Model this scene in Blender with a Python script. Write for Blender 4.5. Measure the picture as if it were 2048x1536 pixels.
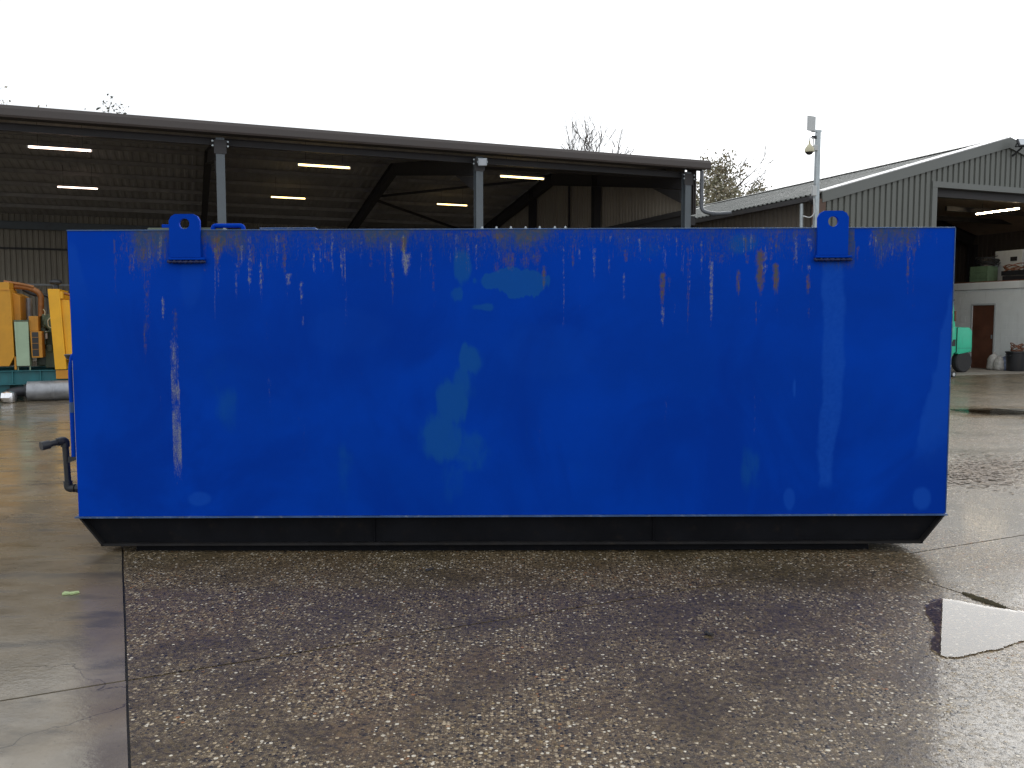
import bpy, math, random
import numpy as np
from mathutils import Vector, Matrix, noise
R = math.radians
random.seed(7)
for o in list(bpy.data.objects): bpy.data.objects.remove(o)
SC = bpy.context.scene
COL = SC.collection

# ------------------------------------------------------------------ camera
CAM_H, PITCH, FPX = 1.55, R(4.2), 1700.0
cd = bpy.data.cameras.new('camera'); cam = bpy.data.objects.new('camera', cd); COL.objects.link(cam)
cam.location = (0, 0, CAM_H); cam.rotation_euler = (R(90) - PITCH, 0, 0)
cd.sensor_fit = 'HORIZONTAL'; cd.sensor_width = 36.0; cd.lens = 36.0 * FPX / 2048.0
cd.clip_start = 0.05; cd.clip_end = 2000
SC.camera = cam
# ------------------------------------------------------------------ sky, sun, exposure
W = bpy.data.worlds.new('World'); SC.world = W; W.use_nodes = True
wn = W.node_tree.nodes; wl = W.node_tree.links; wn.clear()
SUN_EL, SUN_AZ = R(35), R(34)           # azimuth clockwise from +Y
sky = wn.new('ShaderNodeTexSky'); sky.sky_type = 'NISHITA'; sky.sun_disc = False
sky.sun_elevation = SUN_EL; sky.sun_rotation = SUN_AZ; sky.dust_density = 6.0; sky.air_density = 1.0; sky.ozone_density = 1.0
hs = wn.new('ShaderNodeHueSaturation'); hs.inputs['Saturation'].default_value = 0.03
wl.new(sky.outputs[0], hs.inputs['Color'])
mx = wn.new('ShaderNodeMix'); mx.data_type = 'RGBA'; mx.inputs['Factor'].default_value = 0.52
mx.inputs[7].default_value = (12.7, 13.3, 13.9, 1)        # even cloud deck over the clear sky
wl.new(hs.outputs[0], mx.inputs[6])
bgn = wn.new('ShaderNodeBackground'); bgn.inputs['Strength'].default_value = 0.13
out = wn.new('ShaderNodeOutputWorld')
wl.new(mx.outputs[2], bgn.inputs['Color']); wl.new(bgn.outputs[0], out.inputs['Surface'])
sd = bpy.data.lights.new('sun', 'SUN'); sd.energy = 0.6; sd.angle = R(50); sd.color = (1.0, 0.97, 0.93)
sun = bpy.data.objects.new('sun', sd); COL.objects.link(sun)
sdir = Vector((math.sin(SUN_AZ) * math.cos(SUN_EL), math.cos(SUN_AZ) * math.cos(SUN_EL), math.sin(SUN_EL)))
sun.rotation_euler = sdir.to_track_quat('Z', 'Y').to_euler(); sun.location = (0, -10, 30)
SC.view_settings.view_transform = 'Standard'; SC.view_settings.look = 'None'
SC.view_settings.exposure = 0.0; SC.view_settings.gamma = 1.0; SC.view_settings.use_curve_mapping = False

# ------------------------------------------------------------------ helpers
_c, _s = math.cos(PITCH), math.sin(PITCH)
def at(x, y, Y):
    """point at depth Y that the photograph shows at pixel x, y"""
    u = (x - 1024) / FPX; v = (768 - y) / FPX
    k = Y / (_c + v * _s)
    return Vector((u * k, Y, CAM_H + (-_s + v * _c) * k))
def gnd(x, y):
    u = (x - 1024) / FPX; v = (768 - y) / FPX
    k = -CAM_H / (-_s + v * _c)
    return Vector((u * k, (_c + v * _s) * k, 0))

def tag(o, label=None, cat=None, group=None, kind=None):
    if label: o['label'] = label
    if cat: o['category'] = cat
    if group: o['group'] = group
    if kind: o['kind'] = kind
    return o
def empty(name, loc=(0, 0, 0), rz=0.0):
    o = bpy.data.objects.new(name, None); COL.objects.link(o)
    o.location = loc; o.rotation_euler = (0, 0, rz); o.empty_display_size = 0.2
    return o

class MB:
    def __init__(s): s.v = []; s.f = []
    def add(s, vs, fs):
        b = len(s.v); s.v += [tuple(p) for p in vs]; s.f += [tuple(i + b for i in f) for f in fs]; return s
    def box(s, x0, x1, y0, y1, z0, z1, m=None):
        vs = [(x0,y0,z0),(x1,y0,z0),(x1,y1,z0),(x0,y1,z0),(x0,y0,z1),(x1,y0,z1),(x1,y1,z1),(x0,y1,z1)]
        if m is not None: vs = [m @ Vector(p) for p in vs]
        return s.add(vs, [(0,3,2,1),(4,5,6,7),(0,1,5,4),(1,2,6,5),(2,3,7,6),(3,0,4,7)])
    def prism(s, poly, y0, y1):
        """poly in x,z extruded along y"""
        n = len(poly)
        vs = [(p[0], y0, p[1]) for p in poly] + [(p[0], y1, p[1]) for p in poly]
        fs = [tuple(range(n)), tuple(range(2*n-1, n-1, -1))] + [(i, i+n, (i+1) % n + n, (i+1) % n) for i in range(n)]
        return s.add(vs, fs)
    def beam(s, a, b, w, h, up=(0,0,1)):
        a, b = Vector(a), Vector(b); d = (b-a).normalized(); up = Vector(up)
        sx = d.cross(up).normalized(); uz = sx.cross(d).normalized()
        vs = []
        for p in (a, b):
            for i, j in ((-1,-1),(1,-1),(1,1),(-1,1)): vs.append(p + sx*i*w/2 + uz*j*h/2)
        return s.add(vs, [(0,1,2,3),(7,6,5,4),(0,4,5,1),(1,5,6,2),(2,6,7,3),(3,7,4,0)])
    def ibeam(s, a, b, w, h, t=0.014, up=(0,0,1)):
        a, b = Vector(a), Vector(b); d = (b-a).normalized(); up = Vector(up)
        sx = d.cross(up).normalized(); uz = sx.cross(d).normalized()
        for k in (-1, 1): s.beam(a + uz*k*(h/2 - t/2), b + uz*k*(h/2 - t/2), w, t, up)
        s.beam(a, b, t, h - 2.2*t, up); return s
    def tube(s, pts, r, n=8, caps=True):
        pts = [Vector(p) for p in pts]; rs = r if isinstance(r, (list, tuple)) else [r]*len(pts)
        ref = None; vs = []
        for i, p in enumerate(pts):
            t = (pts[min(i+1, len(pts)-1)] - pts[max(i-1, 0)]).normalized()
            if ref is None:
                ref = Vector((0,0,1)) if abs(t.z) < 0.9 else Vector((1,0,0))
            sx = t.cross(ref).normalized(); ref = sx.cross(t).normalized()
            for k in range(n):
                a = 2*math.pi*k/n; vs.append(p + (sx*math.cos(a) + ref*math.sin(a))*rs[i])
        fs = []
        for i in range(len(pts)-1):
            for k in range(n): fs.append((i*n+k, i*n+(k+1) % n, (i+1)*n+(k+1) % n, (i+1)*n+k))
        if caps: fs += [tuple(range(n-1, -1, -1)), tuple(range((len(pts)-1)*n, len(pts)*n))]
        return s.add(vs, fs)
    def lathe(s, prof, c=(0,0,0), n=20, axis='z'):
        vs = []; c = Vector(c)
        for r, h in prof:
            for k in range(n):
                a = 2*math.pi*k/n; x, y = r*math.cos(a), r*math.sin(a)
                p = {'z': (x, y, h), 'x': (h, x, y), 'y': (x, h, y)}[axis]
                vs.append(c + Vector(p))
        fs = [(i*n+k, i*n+(k+1) % n, (i+1)*n+(k+1) % n, (i+1)*n+k) for i in range(len(prof)-1) for k in range(n)]
        if prof[0][0] > 1e-5: fs.append(tuple(range(n-1, -1, -1)))
        if prof[-1][0] > 1e-5: fs.append(tuple(range((len(prof)-1)*n, len(prof)*n)))
        return s.add(vs, fs)
    def mesh(s, name, mat=None, smooth=False, bevel=0):
        me = bpy.data.meshes.new(name); me.from_pydata(s.v, [], s.f)
        import bmesh
        bm = bmesh.new(); bm.from_mesh(me); bmesh.ops.recalc_face_normals(bm, faces=bm.faces)
        if bevel: bmesh.ops.bevel(bm, geom=bm.edges[:], offset=bevel, segments=2, affect='EDGES', profile=0.6, clamp_overlap=True)
        bm.to_mesh(me); bm.free()
        if mat: me.materials.append(mat)
        if smooth:
            me.polygons.foreach_set('use_smooth', [True]*len(me.polygons))
            if smooth != 'full': me.set_sharp_from_angle(angle=R(38))
        me.update(); return me
    def build(s, name, mat, parent=None, smooth=False, bevel=0):
        o = bpy.data.objects.new(name, s.mesh(name, mat, smooth, bevel)); COL.objects.link(o); o.parent = parent; return o
def link(name, me, parent=None):
    o = bpy.data.objects.new(name, me); COL.objects.link(o); o.parent = parent; return o
def arc_pts(pts, rad=0.05, n=5):
    """polyline with rounded corners"""
    pts = [Vector(p) for p in pts]; res = [pts[0]]
    for i in range(1, len(pts)-1):
        a = (pts[i-1]-pts[i]); b = (pts[i+1]-pts[i]); r = min(rad, a.length*.49, b.length*.49)
        p0 = pts[i]+a.normalized()*r; p2 = pts[i]+b.normalized()*r
        for k in range(n+1):
            t = k/n; res.append(p0*(1-t)**2 + pts[i]*2*t*(1-t) + p2*t*t)
    return res + [pts[-1]]

# ------------------------------------------------------------------ materials
def lin(r, g, b):
    f = lambda c: (c/255/12.92) if c/255 <= .04045 else ((c/255+.055)/1.055)**2.4
    return (f(r), f(g), f(b))
class NT:
    def __init__(s, name):
        s.m = bpy.data.materials.new(name); s.m.use_nodes = True; s.t = s.m.node_tree; s.n = s.t.nodes; s.l = s.t.links
        s.b = s.n['Principled BSDF']; s.o = s.n['Material Output']
    def node(s, t, **kw):
        x = s.n.new(t)
        for k, v in kw.items(): setattr(x, k, v)
        return x
    def inp(s, sock, v):
        if hasattr(v, 'is_linked') or isinstance(v, bpy.types.NodeSocket): s.l.new(v, sock)
        elif isinstance(v, (tuple, list)) and len(v) == 3 and sock.type == 'RGBA': sock.default_value = (*v, 1)
        else: sock.default_value = v
    def pos(s, scale=(1,1,1), obj=False):
        if obj: src = s.node('ShaderNodeTexCoord').outputs['Object']
        else: src = s.node('ShaderNodeNewGeometry').outputs['Position']
        mp = s.node('ShaderNodeMapping'); mp.inputs['Scale'].default_value = scale; s.l.new(src, mp.inputs['Vector']); return mp.outputs[0]
    def noise(s, vec, scale, detail=4, rough=.55, dist=0):
        x = s.node('ShaderNodeTexNoise'); s.l.new(vec, x.inputs['Vector'])
        x.inputs['Scale'].default_value = scale; x.inputs['Detail'].default_value = detail; x.inputs['Roughness'].default_value = rough; x.inputs['Distortion'].default_value = dist
        return x.outputs['Fac']
    def ramp(s, fac, a, b, lo=0.0, hi=1.0, smooth=True):
        x = s.node('ShaderNodeMapRange'); x.interpolation_type = 'SMOOTHSTEP' if smooth else 'LINEAR'
        s.inp(x.inputs['Value'], fac); x.inputs['From Min'].default_value = a; x.inputs['From Max'].default_value = b
        x.inputs['To Min'].default_value = lo; x.inputs['To Max'].default_value = hi; return x.outputs[0]
    def math(s, op, a, b=0.0, c=None):
        x = s.node('ShaderNodeMath', operation=op); s.inp(x.inputs[0], a); s.inp(x.inputs[1], b)
        if c is not None: s.inp(x.inputs[2], c)
        return x.outputs[0]
    def mix(s, fac, a, b, blend='MIX'):
        x = s.node('ShaderNodeMix', data_type='RGBA', blend_type=blend); s.inp(x.inputs[0], fac); s.inp(x.inputs[6], a); s.inp(x.inputs[7], b); return x.outputs[2]
    def bump(s, h, strength=.5, dist=.01, normal=None):
        x = s.node('ShaderNodeBump'); s.inp(x.inputs['Height'], h); x.inputs['Strength'].default_value = strength; x.inputs['Distance'].default_value = dist
        if normal is not None: s.l.new(normal, x.inputs['Normal'])
        return x.outputs[0]
    def set(s, **kw):
        for k, v in kw.items(): s.inp(s.b.inputs[k.replace('_', ' ')], v)
        return s.m

def paint(name, col, rough=.5, metal=0.0, var=.25, dirt=None, dirt_amt=.35, scale=3.0, streak=True, bump=.0, spec=.5):
    n = NT(name); p = n.pos()
    a = n.noise(p, scale, 5, .6)
    c = n.mix(n.ramp(a, .3, .75), tuple(x*(1-var) for x in col), tuple(min(1, x*(1+var*.6)) for x in col))
    d = dirt or tuple(x*.3 for x in (0.25, .2, .15))
    sp = n.pos((scale*2, scale*2, scale*.25)) if streak else p
    s2 = n.noise(sp, 1.6 if streak else scale*3, 6, .65)
    c = n.mix(n.ramp(s2, .52, .78, 0, dirt_amt), c, d)
    kw = dict(Base_Color=c, Roughness=n.ramp(a, .2, .8, max(.05, rough-.12), min(1, rough+.12)), Metallic=metal, Specular_IOR_Level=spec)
    if bump: kw['Normal'] = n.bump(n.noise(p, scale*12, 3), bump, .004)
    return n.set(**kw)
def emit(name, col, strength):
    n = NT(name); n.set(Base_Color=(.8,.8,.8), Emission_Color=col, Emission_Strength=strength); return n.m

M = {}
M['frame'] = paint('grey painted steel', (.115,.135,.15), .5, var=.12)
M['frame_dark'] = paint('dark red oxide steel', (.045,.043,.045), .7, var=.25)
M['fascia'] = paint('brown coated fascia', (.068,.056,.052), .5, var=.12, scale=1.2)
M['soffit'] = paint('roof lining sheet', (.37,.355,.34), .6, var=.15, scale=.7, dirt_amt=.5)
M['shed_wall'] = paint('olive cladding inside', (.30,.265,.21), .6, var=.15, scale=.8, dirt_amt=.3)
M['rail'] = paint('galvanised sheeting rail', (.34,.35,.36), .45, .4, var=.15)
M['pipe_pl'] = paint('dark grey downpipe', (.10,.11,.125), .28, var=.1)
M['barn_clad'] = paint('grey green box profile cladding', (.135,.142,.128), .5, var=.08, scale=.9, dirt_amt=.18)
M['barn_side'] = paint('brown box profile cladding', (.13,.11,.09), .55, var=.12, scale=.9)
M['barn_roof'] = paint('pale weathered roof sheet', (.115,.122,.112), .55, var=.12, scale=.6, dirt_amt=.25)
M['trim'] = paint('grey green trim', (.14,.148,.138), .42, var=.06, scale=.8, dirt_amt=.12)
M['verge_white'] = paint('pale verge capping', (.6,.6,.6), .4, var=.05, dirt_amt=.1)
M['rooflight'] = paint('translucent rooflight', (.82,.82,.76), .3, var=.05, dirt_amt=.1)
M['barn_in'] = paint('brown interior sheet', (.58,.48,.38), .65, var=.15, scale=.8)
M['galv'] = paint('galvanised steel', (.47,.52,.54), .42, .5, var=.18, scale=6)
M['white_pl'] = paint('weathered white plastic', (.55,.57,.57), .4, var=.06, dirt_amt=.15)
M['cream_pl'] = paint('cream plastic', (.62,.58,.40), .35, var=.08, dirt_amt=.25, scale=8)
M['black_pl'] = paint('black plastic', (.025,.026,.03), .38, var=.15)
M['black_iron'] = paint('black iron pipe', (.03,.033,.04), .42, .2, var=.3, dirt=(.12,.1,.08), dirt_amt=.35, scale=10, bump=.2)
M['rubber'] = paint('tyre rubber', (.03,.03,.032), .75, var=.25, dirt=(.1,.09,.08), dirt_amt=.5, scale=7, streak=False)
M['teal'] = paint('bright green paint', lin(58,200,160), .38, var=.08, dirt=(.06,.1,.09), dirt_amt=.3, scale=3)
M['white_block'] = paint('white painted blockwork', (.82,.84,.83), .7, var=.05, dirt=(.3,.28,.25), dirt_amt=.3, scale=1.6)
M['door_brown'] = paint('brown timber door', (.14,.055,.032), .5, var=.25, scale=2.5)
M['yellow'] = paint('yellow machine paint', lin(238,176,36), .42, var=.1, dirt=(.22,.12,.03), dirt_amt=.35, scale=2.5)
M['yellow_shaded'] = paint('shaded yellow machine paint', lin(206,148,40), .5, var=.12, dirt=(.2,.11,.03), dirt_amt=.4, scale=2.5)  # the machine yellow with the left hood's shade put into its colour
M['ochre'] = paint('ochre machine paint', lin(200,138,40), .5, var=.15, dirt=(.12,.07,.03), dirt_amt=.5, scale=3)
M['teal_dark'] = paint('dark teal skid paint', (.02,.145,.165), .5, var=.2, dirt=(.05,.05,.05), dirt_amt=.4, scale=3)
M['sage'] = paint('sage green cabinet paint', (.36,.48,.33), .45, var=.08, dirt_amt=.25, scale=3)
M['engine_green'] = paint('oily engine green', (.10,.14,.085), .45, var=.35, dirt=(.02,.02,.02), dirt_amt=.7, scale=6)
M['copper'] = paint('rusty orange pipe', (.36,.15,.045), .5, .1, var=.3, scale=6)
M['silver'] = paint('scuffed aluminium', (.36,.37,.39), .45, .6, var=.25, dirt=(.18,.18,.19), dirt_amt=.6, scale=5, bump=.25)
M['foil'] = paint('crumpled foil', (.85,.86,.88), .16, .9, var=.15)
M['lens'] = paint('flood lens', (.6,.63,.66), .12, var=.05, dirt_amt=.1)
M['dark_glass'] = paint('dark glass', (.03,.028,.028), .1, var=.1)
M['tube_a'] = emit('lit tube pinkish', (1.0,.74,.60), 6.0)
M['tube_b'] = emit('lit tube yellow', (1.0,.70,.27), 6.0)
M['tube_c'] = emit('lit barn tube', (1.0,.80,.52), 40.0)
M['bag'] = paint('pale rubbish sack', (.55,.53,.5), .4, var=.3, dirt=(.2,.15,.1), dirt_amt=.6, scale=12, streak=False)
M['bag_blue'] = paint('blue printed sack', (.2,.25,.4), .45, var=.4, scale=14, streak=False)
M['crate_green'] = paint('faded green crate', (.12,.19,.11), .55, var=.25, scale=5)
M['rust'] = paint('rusty steel', (.2,.075,.035), .75, var=.4, scale=7, streak=False)
M['wood'] = paint('weathered pallet timber', (.3,.22,.14), .8, var=.3, scale=6)
M['bark'] = paint('grey brown bark', (.10,.085,.075), .9, var=.3, scale=4, streak=False)

def leaf_mat(name, c1, c2):
    n = NT(name); oi = n.noise(n.pos(), 2.2, 3)
    oi2 = n.noise(n.pos(), 9.0, 2)
    n.set(Base_Color=n.mix(n.ramp(n.math('ADD', n.math('MULTIPLY', oi, .5), n.math('MULTIPLY', oi2, .5)), .38, .62), c1, c2), Roughness=.6)
    return n.m
M['leaf_autumn'] = leaf_mat('autumn leaves', (.17,.175,.10), (.27,.21,.13))
M['leaf_dark'] = leaf_mat('dark evergreen leaves', (.05,.065,.05), (.08,.08,.05))
M['leaf_pale'] = leaf_mat('pale green leaf', (.42,.52,.26), (.36,.46,.2))
M['leaf_black'] = leaf_mat('sodden dark leaf', (.022,.022,.024), (.035,.03,.028))
M['litter'] = leaf_mat('brown leaf litter', (.10,.065,.035), (.17,.12,.07))
M['moss'] = paint('muddy moss', (.075,.062,.03), .9, var=.4, scale=20, streak=False, bump=.6)

# --- wet yard concrete
def slab_material(name, aggregate):
    n = NT(name); p = n.pos()
    big = n.noise(p, .55, 5, .6, .4); mid = n.noise(p, 2.3, 6, .62, .3); fine = n.noise(p, 38, 4, .6)
    flow = n.noise(n.pos((1.0, 2.6, 1)), 1.7, 5, .6)
    rnd = n.node('ShaderNodeObjectInfo').outputs['Random']
    if aggregate:
        dist = n.noise(p, 40, 2); 
        vor = n.node('ShaderNodeTexVoronoi'); vor.inputs['Scale'].default_value = 54; n.l.new(p, vor.inputs['Vector']); vor.inputs['Randomness'].default_value = 1
        v2 = n.node('ShaderNodeTexVoronoi'); v2.inputs['Scale'].default_value = 118; n.l.new(p, v2.inputs['Vector'])
        sep = n.node('ShaderNodeSeparateColor'); n.l.new(vor.outputs['Color'], sep.inputs[0])
        sep2 = n.node('ShaderNodeSeparateColor'); n.l.new(v2.outputs['Color'], sep2.inputs[0])
        r1, g1, b1 = sep.outputs[0], sep.outputs[1], sep.outputs[2]
        rad = n.ramp(g1, 0, 1, .30, .56, False)
        inside = n.ramp(n.math('SUBTRACT', rad, vor.outputs['Distance']), 0.0, .09)           # pebble mask
        inside2 = n.ramp(n.math('SUBTRACT', .5, v2.outputs['Distance']), 0.0, .1)
        expo = n.ramp(n.math('ADD', n.math('MULTIPLY', mid, .55), n.math('MULTIPLY', big, .45)),   .40, .57, .14, 1.0)  # how far the paste has worn off
        mort = n.mix(n.ramp(mid, .3, .7), (.105,.078,.038), (.175,.128,.066))
        mort = n.mix(n.ramp(big, .42, .66, 0, .75), mort, (.195,.125,.062))
        mort = n.mix(n.ramp(fine, .38, .62, 0, .7), mort, (.024,.019,.012))
        s_col = n.mix(n.ramp(sep2.outputs[0], .45, .95), (.045,.034,.02), (.42,.335,.215))
        c = n.mix(n.math('MULTIPLY', inside2, n.math('MULTIPLY', expo, .75)), mort, s_col)
        stone = n.mix(n.ramp(r1, .25, .78), (.025,.02,.014), (.44,.35,.23))
        stone = n.mix(n.ramp(r1, .80, .88), stone, (.64,.58,.47))
        stone = n.mix(n.math('MULTIPLY', n.ramp(r1, .75, .77), n.ramp(b1, .82, .88)), stone, (.30,.215,.10))
        stone = n.mix(n.math('MULTIPLY', n.ramp(r1, .62, .64), n.ramp(b1, .955, .97)), stone, (.30,.14,.06))
        keep = n.math('MULTIPLY', inside, n.ramp(n.math('SUBTRACT', expo, n.math('MULTIPLY', b1, .75)), -.05, .12))
        c = n.mix(keep, c, stone)
        smear = n.ramp(flow, .64, .76, 0, .7)
        c = n.mix(smear, c, (.07,.056,.038))
        h = n.math('ADD', n.math('MULTIPLY', keep, n.math('SUBTRACT', 1.0, n.math('MULTIPLY', vor.outputs['Distance'], 1.1))), n.math('MULTIPLY', inside2, .35))
        h = n.math('ADD', h, n.math('MULTIPLY', fine, .35))
        nb = n.bump(h, .9, .006)
        nb = n.bump(mid, .10, .02, nb)
        ro = n.ramp(n.math('ADD', n.math('MULTIPLY', big, .6), n.math('MULTIPLY', mid, .4)), .35, .62, .30, .50)
        cn = n.bump(h, .30, .004)
        film = n.ramp(n.math('ADD', n.math('MULTIPLY', big, .5), n.math('MULTIPLY', mid, .5)), .64, .36, .42, .50)
        film = n.math('MULTIPLY', film, n.ramp(r1, .50, .85, 1.0, .2))
        return n.set(Base_Color=c, Roughness=ro, Normal=nb, IOR=1.45, Specular_IOR_Level=.35, Coat_Weight=film, Coat_Roughness=.06, Coat_IOR=1.33, Coat_Normal=cn)
    c = n.mix(n.ramp(mid, .3, .72), (.13,.108,.078), (.24,.205,.155))
    c = n.mix(n.ramp(big, .40, .62, 0, .85), c, (.185,.14,.08))
    c = n.mix(n.ramp(flow, .50, .70, 0, .75), c, (.055,.05,.044))
    cr = n.node('ShaderNodeTexVoronoi', feature='DISTANCE_TO_EDGE'); cr.inputs['Scale'].default_value = .42
    wv = n.node('ShaderNodeVectorMath', operation='ADD'); nz = n.node('ShaderNodeTexNoise'); nz.inputs['Scale'].default_value = 3.0; nz.inputs['Detail'].default_value = 6
    n.l.new(p, nz.inputs['Vector']); sc_n = n.node('ShaderNodeVectorMath', operation='SCALE'); sc_n.inputs['Scale'].default_value = .35
    n.l.new(nz.outputs['Color'], sc_n.inputs[0]); n.l.new(p, wv.inputs[0]); n.l.new(sc_n.outputs[0], wv.inputs[1]); n.l.new(wv.outputs[0], cr.inputs['Vector'])
    crack = n.math('MULTIPLY', n.ramp(cr.outputs['Distance'], .0004, .0020, 1, 0), n.ramp(n.noise(p, .8, 2), .47, .56))
    spk = n.noise(p, 90, 3, .7)
    c = n.mix(n.ramp(spk, .66, .74, 0, .5), c, (.24,.22,.19))
    c = n.mix(n.ramp(fine, .62, .72, 0, .4), c, (.03,.03,.03))
    c = n.mix(n.math('MULTIPLY', crack, .55), c, (.012,.011,.01))
    nb = n.bump(n.math('ADD', n.math('MULTIPLY', fine, .5), n.math('MULTIPLY', mid, .3)), .3, .006)
    ro = n.ramp(n.math('ADD', n.math('MULTIPLY', big, .5), n.math('MULTIPLY', flow, .5)), .36, .62, .09, .32)
    return n.set(Base_Color=c, Roughness=ro, Normal=nb, Specular_IOR_Level=.55)
M['slab_agg'] = slab_material('wet exposed aggregate concrete', True)
M['slab_smooth'] = slab_material('wet smooth concrete', False)
M['joint'] = paint('dark joint filler', (.028,.026,.024), .6, var=.4, scale=9, streak=False, bump=.5)
def water_material():
    n = NT('standing water'); n.n.remove(n.b)
    tr = n.node('ShaderNodeBsdfTransparent'); tr.inputs[0].default_value = (.93,.91,.88,1)
    gl = n.node('ShaderNodeBsdfGlossy'); gl.inputs['Roughness'].default_value = .012
    nb = n.bump(n.noise(n.pos(), 5, 2), .03, .01); n.l.new(nb, gl.inputs['Normal'])
    fr = n.node('ShaderNodeFresnel'); fr.inputs['IOR'].default_value = 1.34
    at_ = n.node('ShaderNodeVertexColor'); at_.layer_name = 'depth'
    sp = n.node('ShaderNodeSeparateColor'); n.l.new(at_.outputs[0], sp.inputs[0])
    vor = n.node('ShaderNodeTexVoronoi'); vor.inputs['Scale'].default_value = 54; n.l.new(n.pos(), vor.inputs['Vector'])
    rough = n.math('ADD', n.math('MULTIPLY', n.math('SUBTRACT', .8, vor.outputs['Distance']), .55), n.math('MULTIPLY', n.noise(n.pos(), 9, 5, .7), .65))   # grit standing proud of the water
    wet = n.ramp(n.math('SUBTRACT', n.math('MULTIPLY', sp.outputs[0], 1.5), rough), -.10, .10)
    ms = n.node('ShaderNodeMixShader'); n.l.new(n.math('MULTIPLY', fr.outputs[0], wet), ms.inputs[0]); n.l.new(tr.outputs[0], ms.inputs[1]); n.l.new(gl.outputs[0], ms.inputs[2])
    n.l.new(ms.outputs[0], n.o.inputs[0]); return n.m
M['water'] = water_material()

# ================================================================== GROUND
base = MB().box(-400, 400, -60, 700, -.30, -.016).build('ground', M['joint'])
tag(base, 'wet concrete yard of large cast slabs with dark joints', 'yard', kind='structure')
GA = R(25)
gn = Vector((math.cos(GA), math.sin(GA), 0)); gt = Vector((-math.sin(GA), math.cos(GA), 0))
PN, PT, T0 = 4.35, 5.2, 3.95
def slab_mesh(name, mat, w, l, seed):
    """slab with worn, slightly wavering arrises"""
    rs = random.Random(seed); b = MB(); n = 14
    ring = []
    def edge(p, q):
        for k in range(n):
            t = k/n; ring.append((p[0]+(q[0]-p[0])*t, p[1]+(q[1]-p[1])*t))
    edge((0,0),(w,0)); edge((w,0),(w,l)); edge((w,l),(0,l)); edge((0,l),(0,0))
    cx, cy = w/2, l/2
    def inset(d, jit):
        res = []
        for x, y in ring:
            j = d + rs.uniform(0, jit)
            res.append((x - math.copysign(min(j, abs(x-cx)), x-cx) if abs(abs(x-cx)-w/2) < 1e-6 else x,
                        y - math.copysign(min(j, abs(y-cy)), y-cy) if abs(abs(y-cy)-l/2) < 1e-6 else y))
        return res
    N = len(ring); top = inset(.003, .004); mid = top
    vs = [(x,y,0) for x,y in top] + [(x,y,-.008) for x,y in mid] + [(x,y,-.014) for x,y in mid]
    fs = [tuple(range(N))]
    for a in (0, N): fs += [(a+i, a+i+N, a+(i+1) % N+N, a+(i+1) % N) for i in range(N)]
    b.add(vs, fs); return b.mesh(name, mat)
slab_meshes = {}
for i in range(-5, 6):
    for j in range(-2, 8):
        agg = i >= 0
        key = (agg, (i*3+j) % 4)
        if key not in slab_meshes: slab_meshes[key] = slab_mesh('concrete_slab', M['slab_agg' if agg else 'slab_smooth'], PN, PT, hash(key) & 255)
        o = link('concrete_slab', slab_meshes[key], base)
        off = .12 if i < 0 else 0
        p = gn*(i*PN) + gt*(T0 + j*PT - off*0)
        o.location = (p.x, p.y, random.uniform(-.0025, .0)); o.rotation_euler = (0, 0, GA)
far_apron = MB()
far_apron.box(-60, 60, 34, 60, -.015, -.006).build('far_apron', M['slab_smooth'], base)

def blob_outline(pts, sub=14, amp=.05, seed=0, freq=2.2):
    pts = [Vector((p[0], p[1], 0)) for p in pts]; res = []; n = len(pts)
    for i in range(n):
        p0, p1, p2, p3 = pts[i-1], pts[i], pts[(i+1) % n], pts[(i+2) % n]
        for k in range(sub):
            t = k/sub
            q = .5*((2*p1)+(p2-p0)*t+(2*p0-5*p1+4*p2-p3)*t*t+(3*p1-p0-3*p2+p3)*t**3)
            d = Vector((noise.noise(Vector((q.x*freq, q.y*freq, seed))), noise.noise(Vector((q.x*freq, q.y*freq, seed+9))), 0))
            d += .5*Vector((noise.noise(Vector((q.x*freq*5, q.y*freq*5, seed))), noise.noise(Vector((q.x*freq*5, q.y*freq*5, seed+9))), 0))
            res.append(q + d*amp)
    return res
def puddle(label, pts, amp, seed, margin, z=.0035, full=1.0):
    ring = blob_outline(pts, 16, amp, seed); N = len(ring)
    c = sum(ring, Vector((0, 0, 0)))/N
    rings = [ring]
    for f in (.33, .66, 1.0):                     # depth grows inward from the waterline
        nr = []
        for i, p in enumerate(ring):
            t = (ring[(i+3) % N]-ring[i-3]).normalized(); inn = Vector((-t.y, t.x, 0))
            if inn.dot(c-p) < 0: inn = -inn
            nr.append(p+inn*margin*f)
        rings.append(nr)
    vs = [(p.x, p.y, z) for r in rings for p in r]+[(c.x, c.y, z)]
    fs = [(k*N+i, k*N+(i+1) % N, (k+1)*N+(i+1) % N, (k+1)*N+i) for k in range(3) for i in range(N)]+[(3*N+i, 3*N+(i+1) % N, 4*N) for i in range(N)]
    me = bpy.data.meshes.new('puddle'); me.from_pydata(vs, [], fs); me.materials.append(M['water'])
    ca_ = me.color_attributes.new('depth', 'FLOAT_COLOR', 'POINT')
    ca_.data.foreach_set('color', [v for k in (0, .33, .66, 1.0) for i in range(N) for v in (k*full, k*full, k*full, 1)]+[full, full, full, 1])
    return tag(link('puddle', me), label, 'puddle', kind='structure')
puddle('mirror bright puddle in the slab corner right of the tank',
       [(3.02,4.23),(2.80,4.42),(2.56,4.57),(2.40,4.66),(2.29,4.60),(2.20,4.40),(2.09,4.15),(1.99,3.95),(2.05,3.83),(2.36,3.95),(2.70,4.12)], .045, 3, .03)
puddle('thin puddle film on the yard before the barn door',
       [(7.2,14.2),(8.2,13.2),(9.6,12.6),(10.8,12.9),(11.2,14.1),(10.0,15.2),(8.4,15.6),(7.4,15.2)], .35, 11, .8, full=.46)


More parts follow.
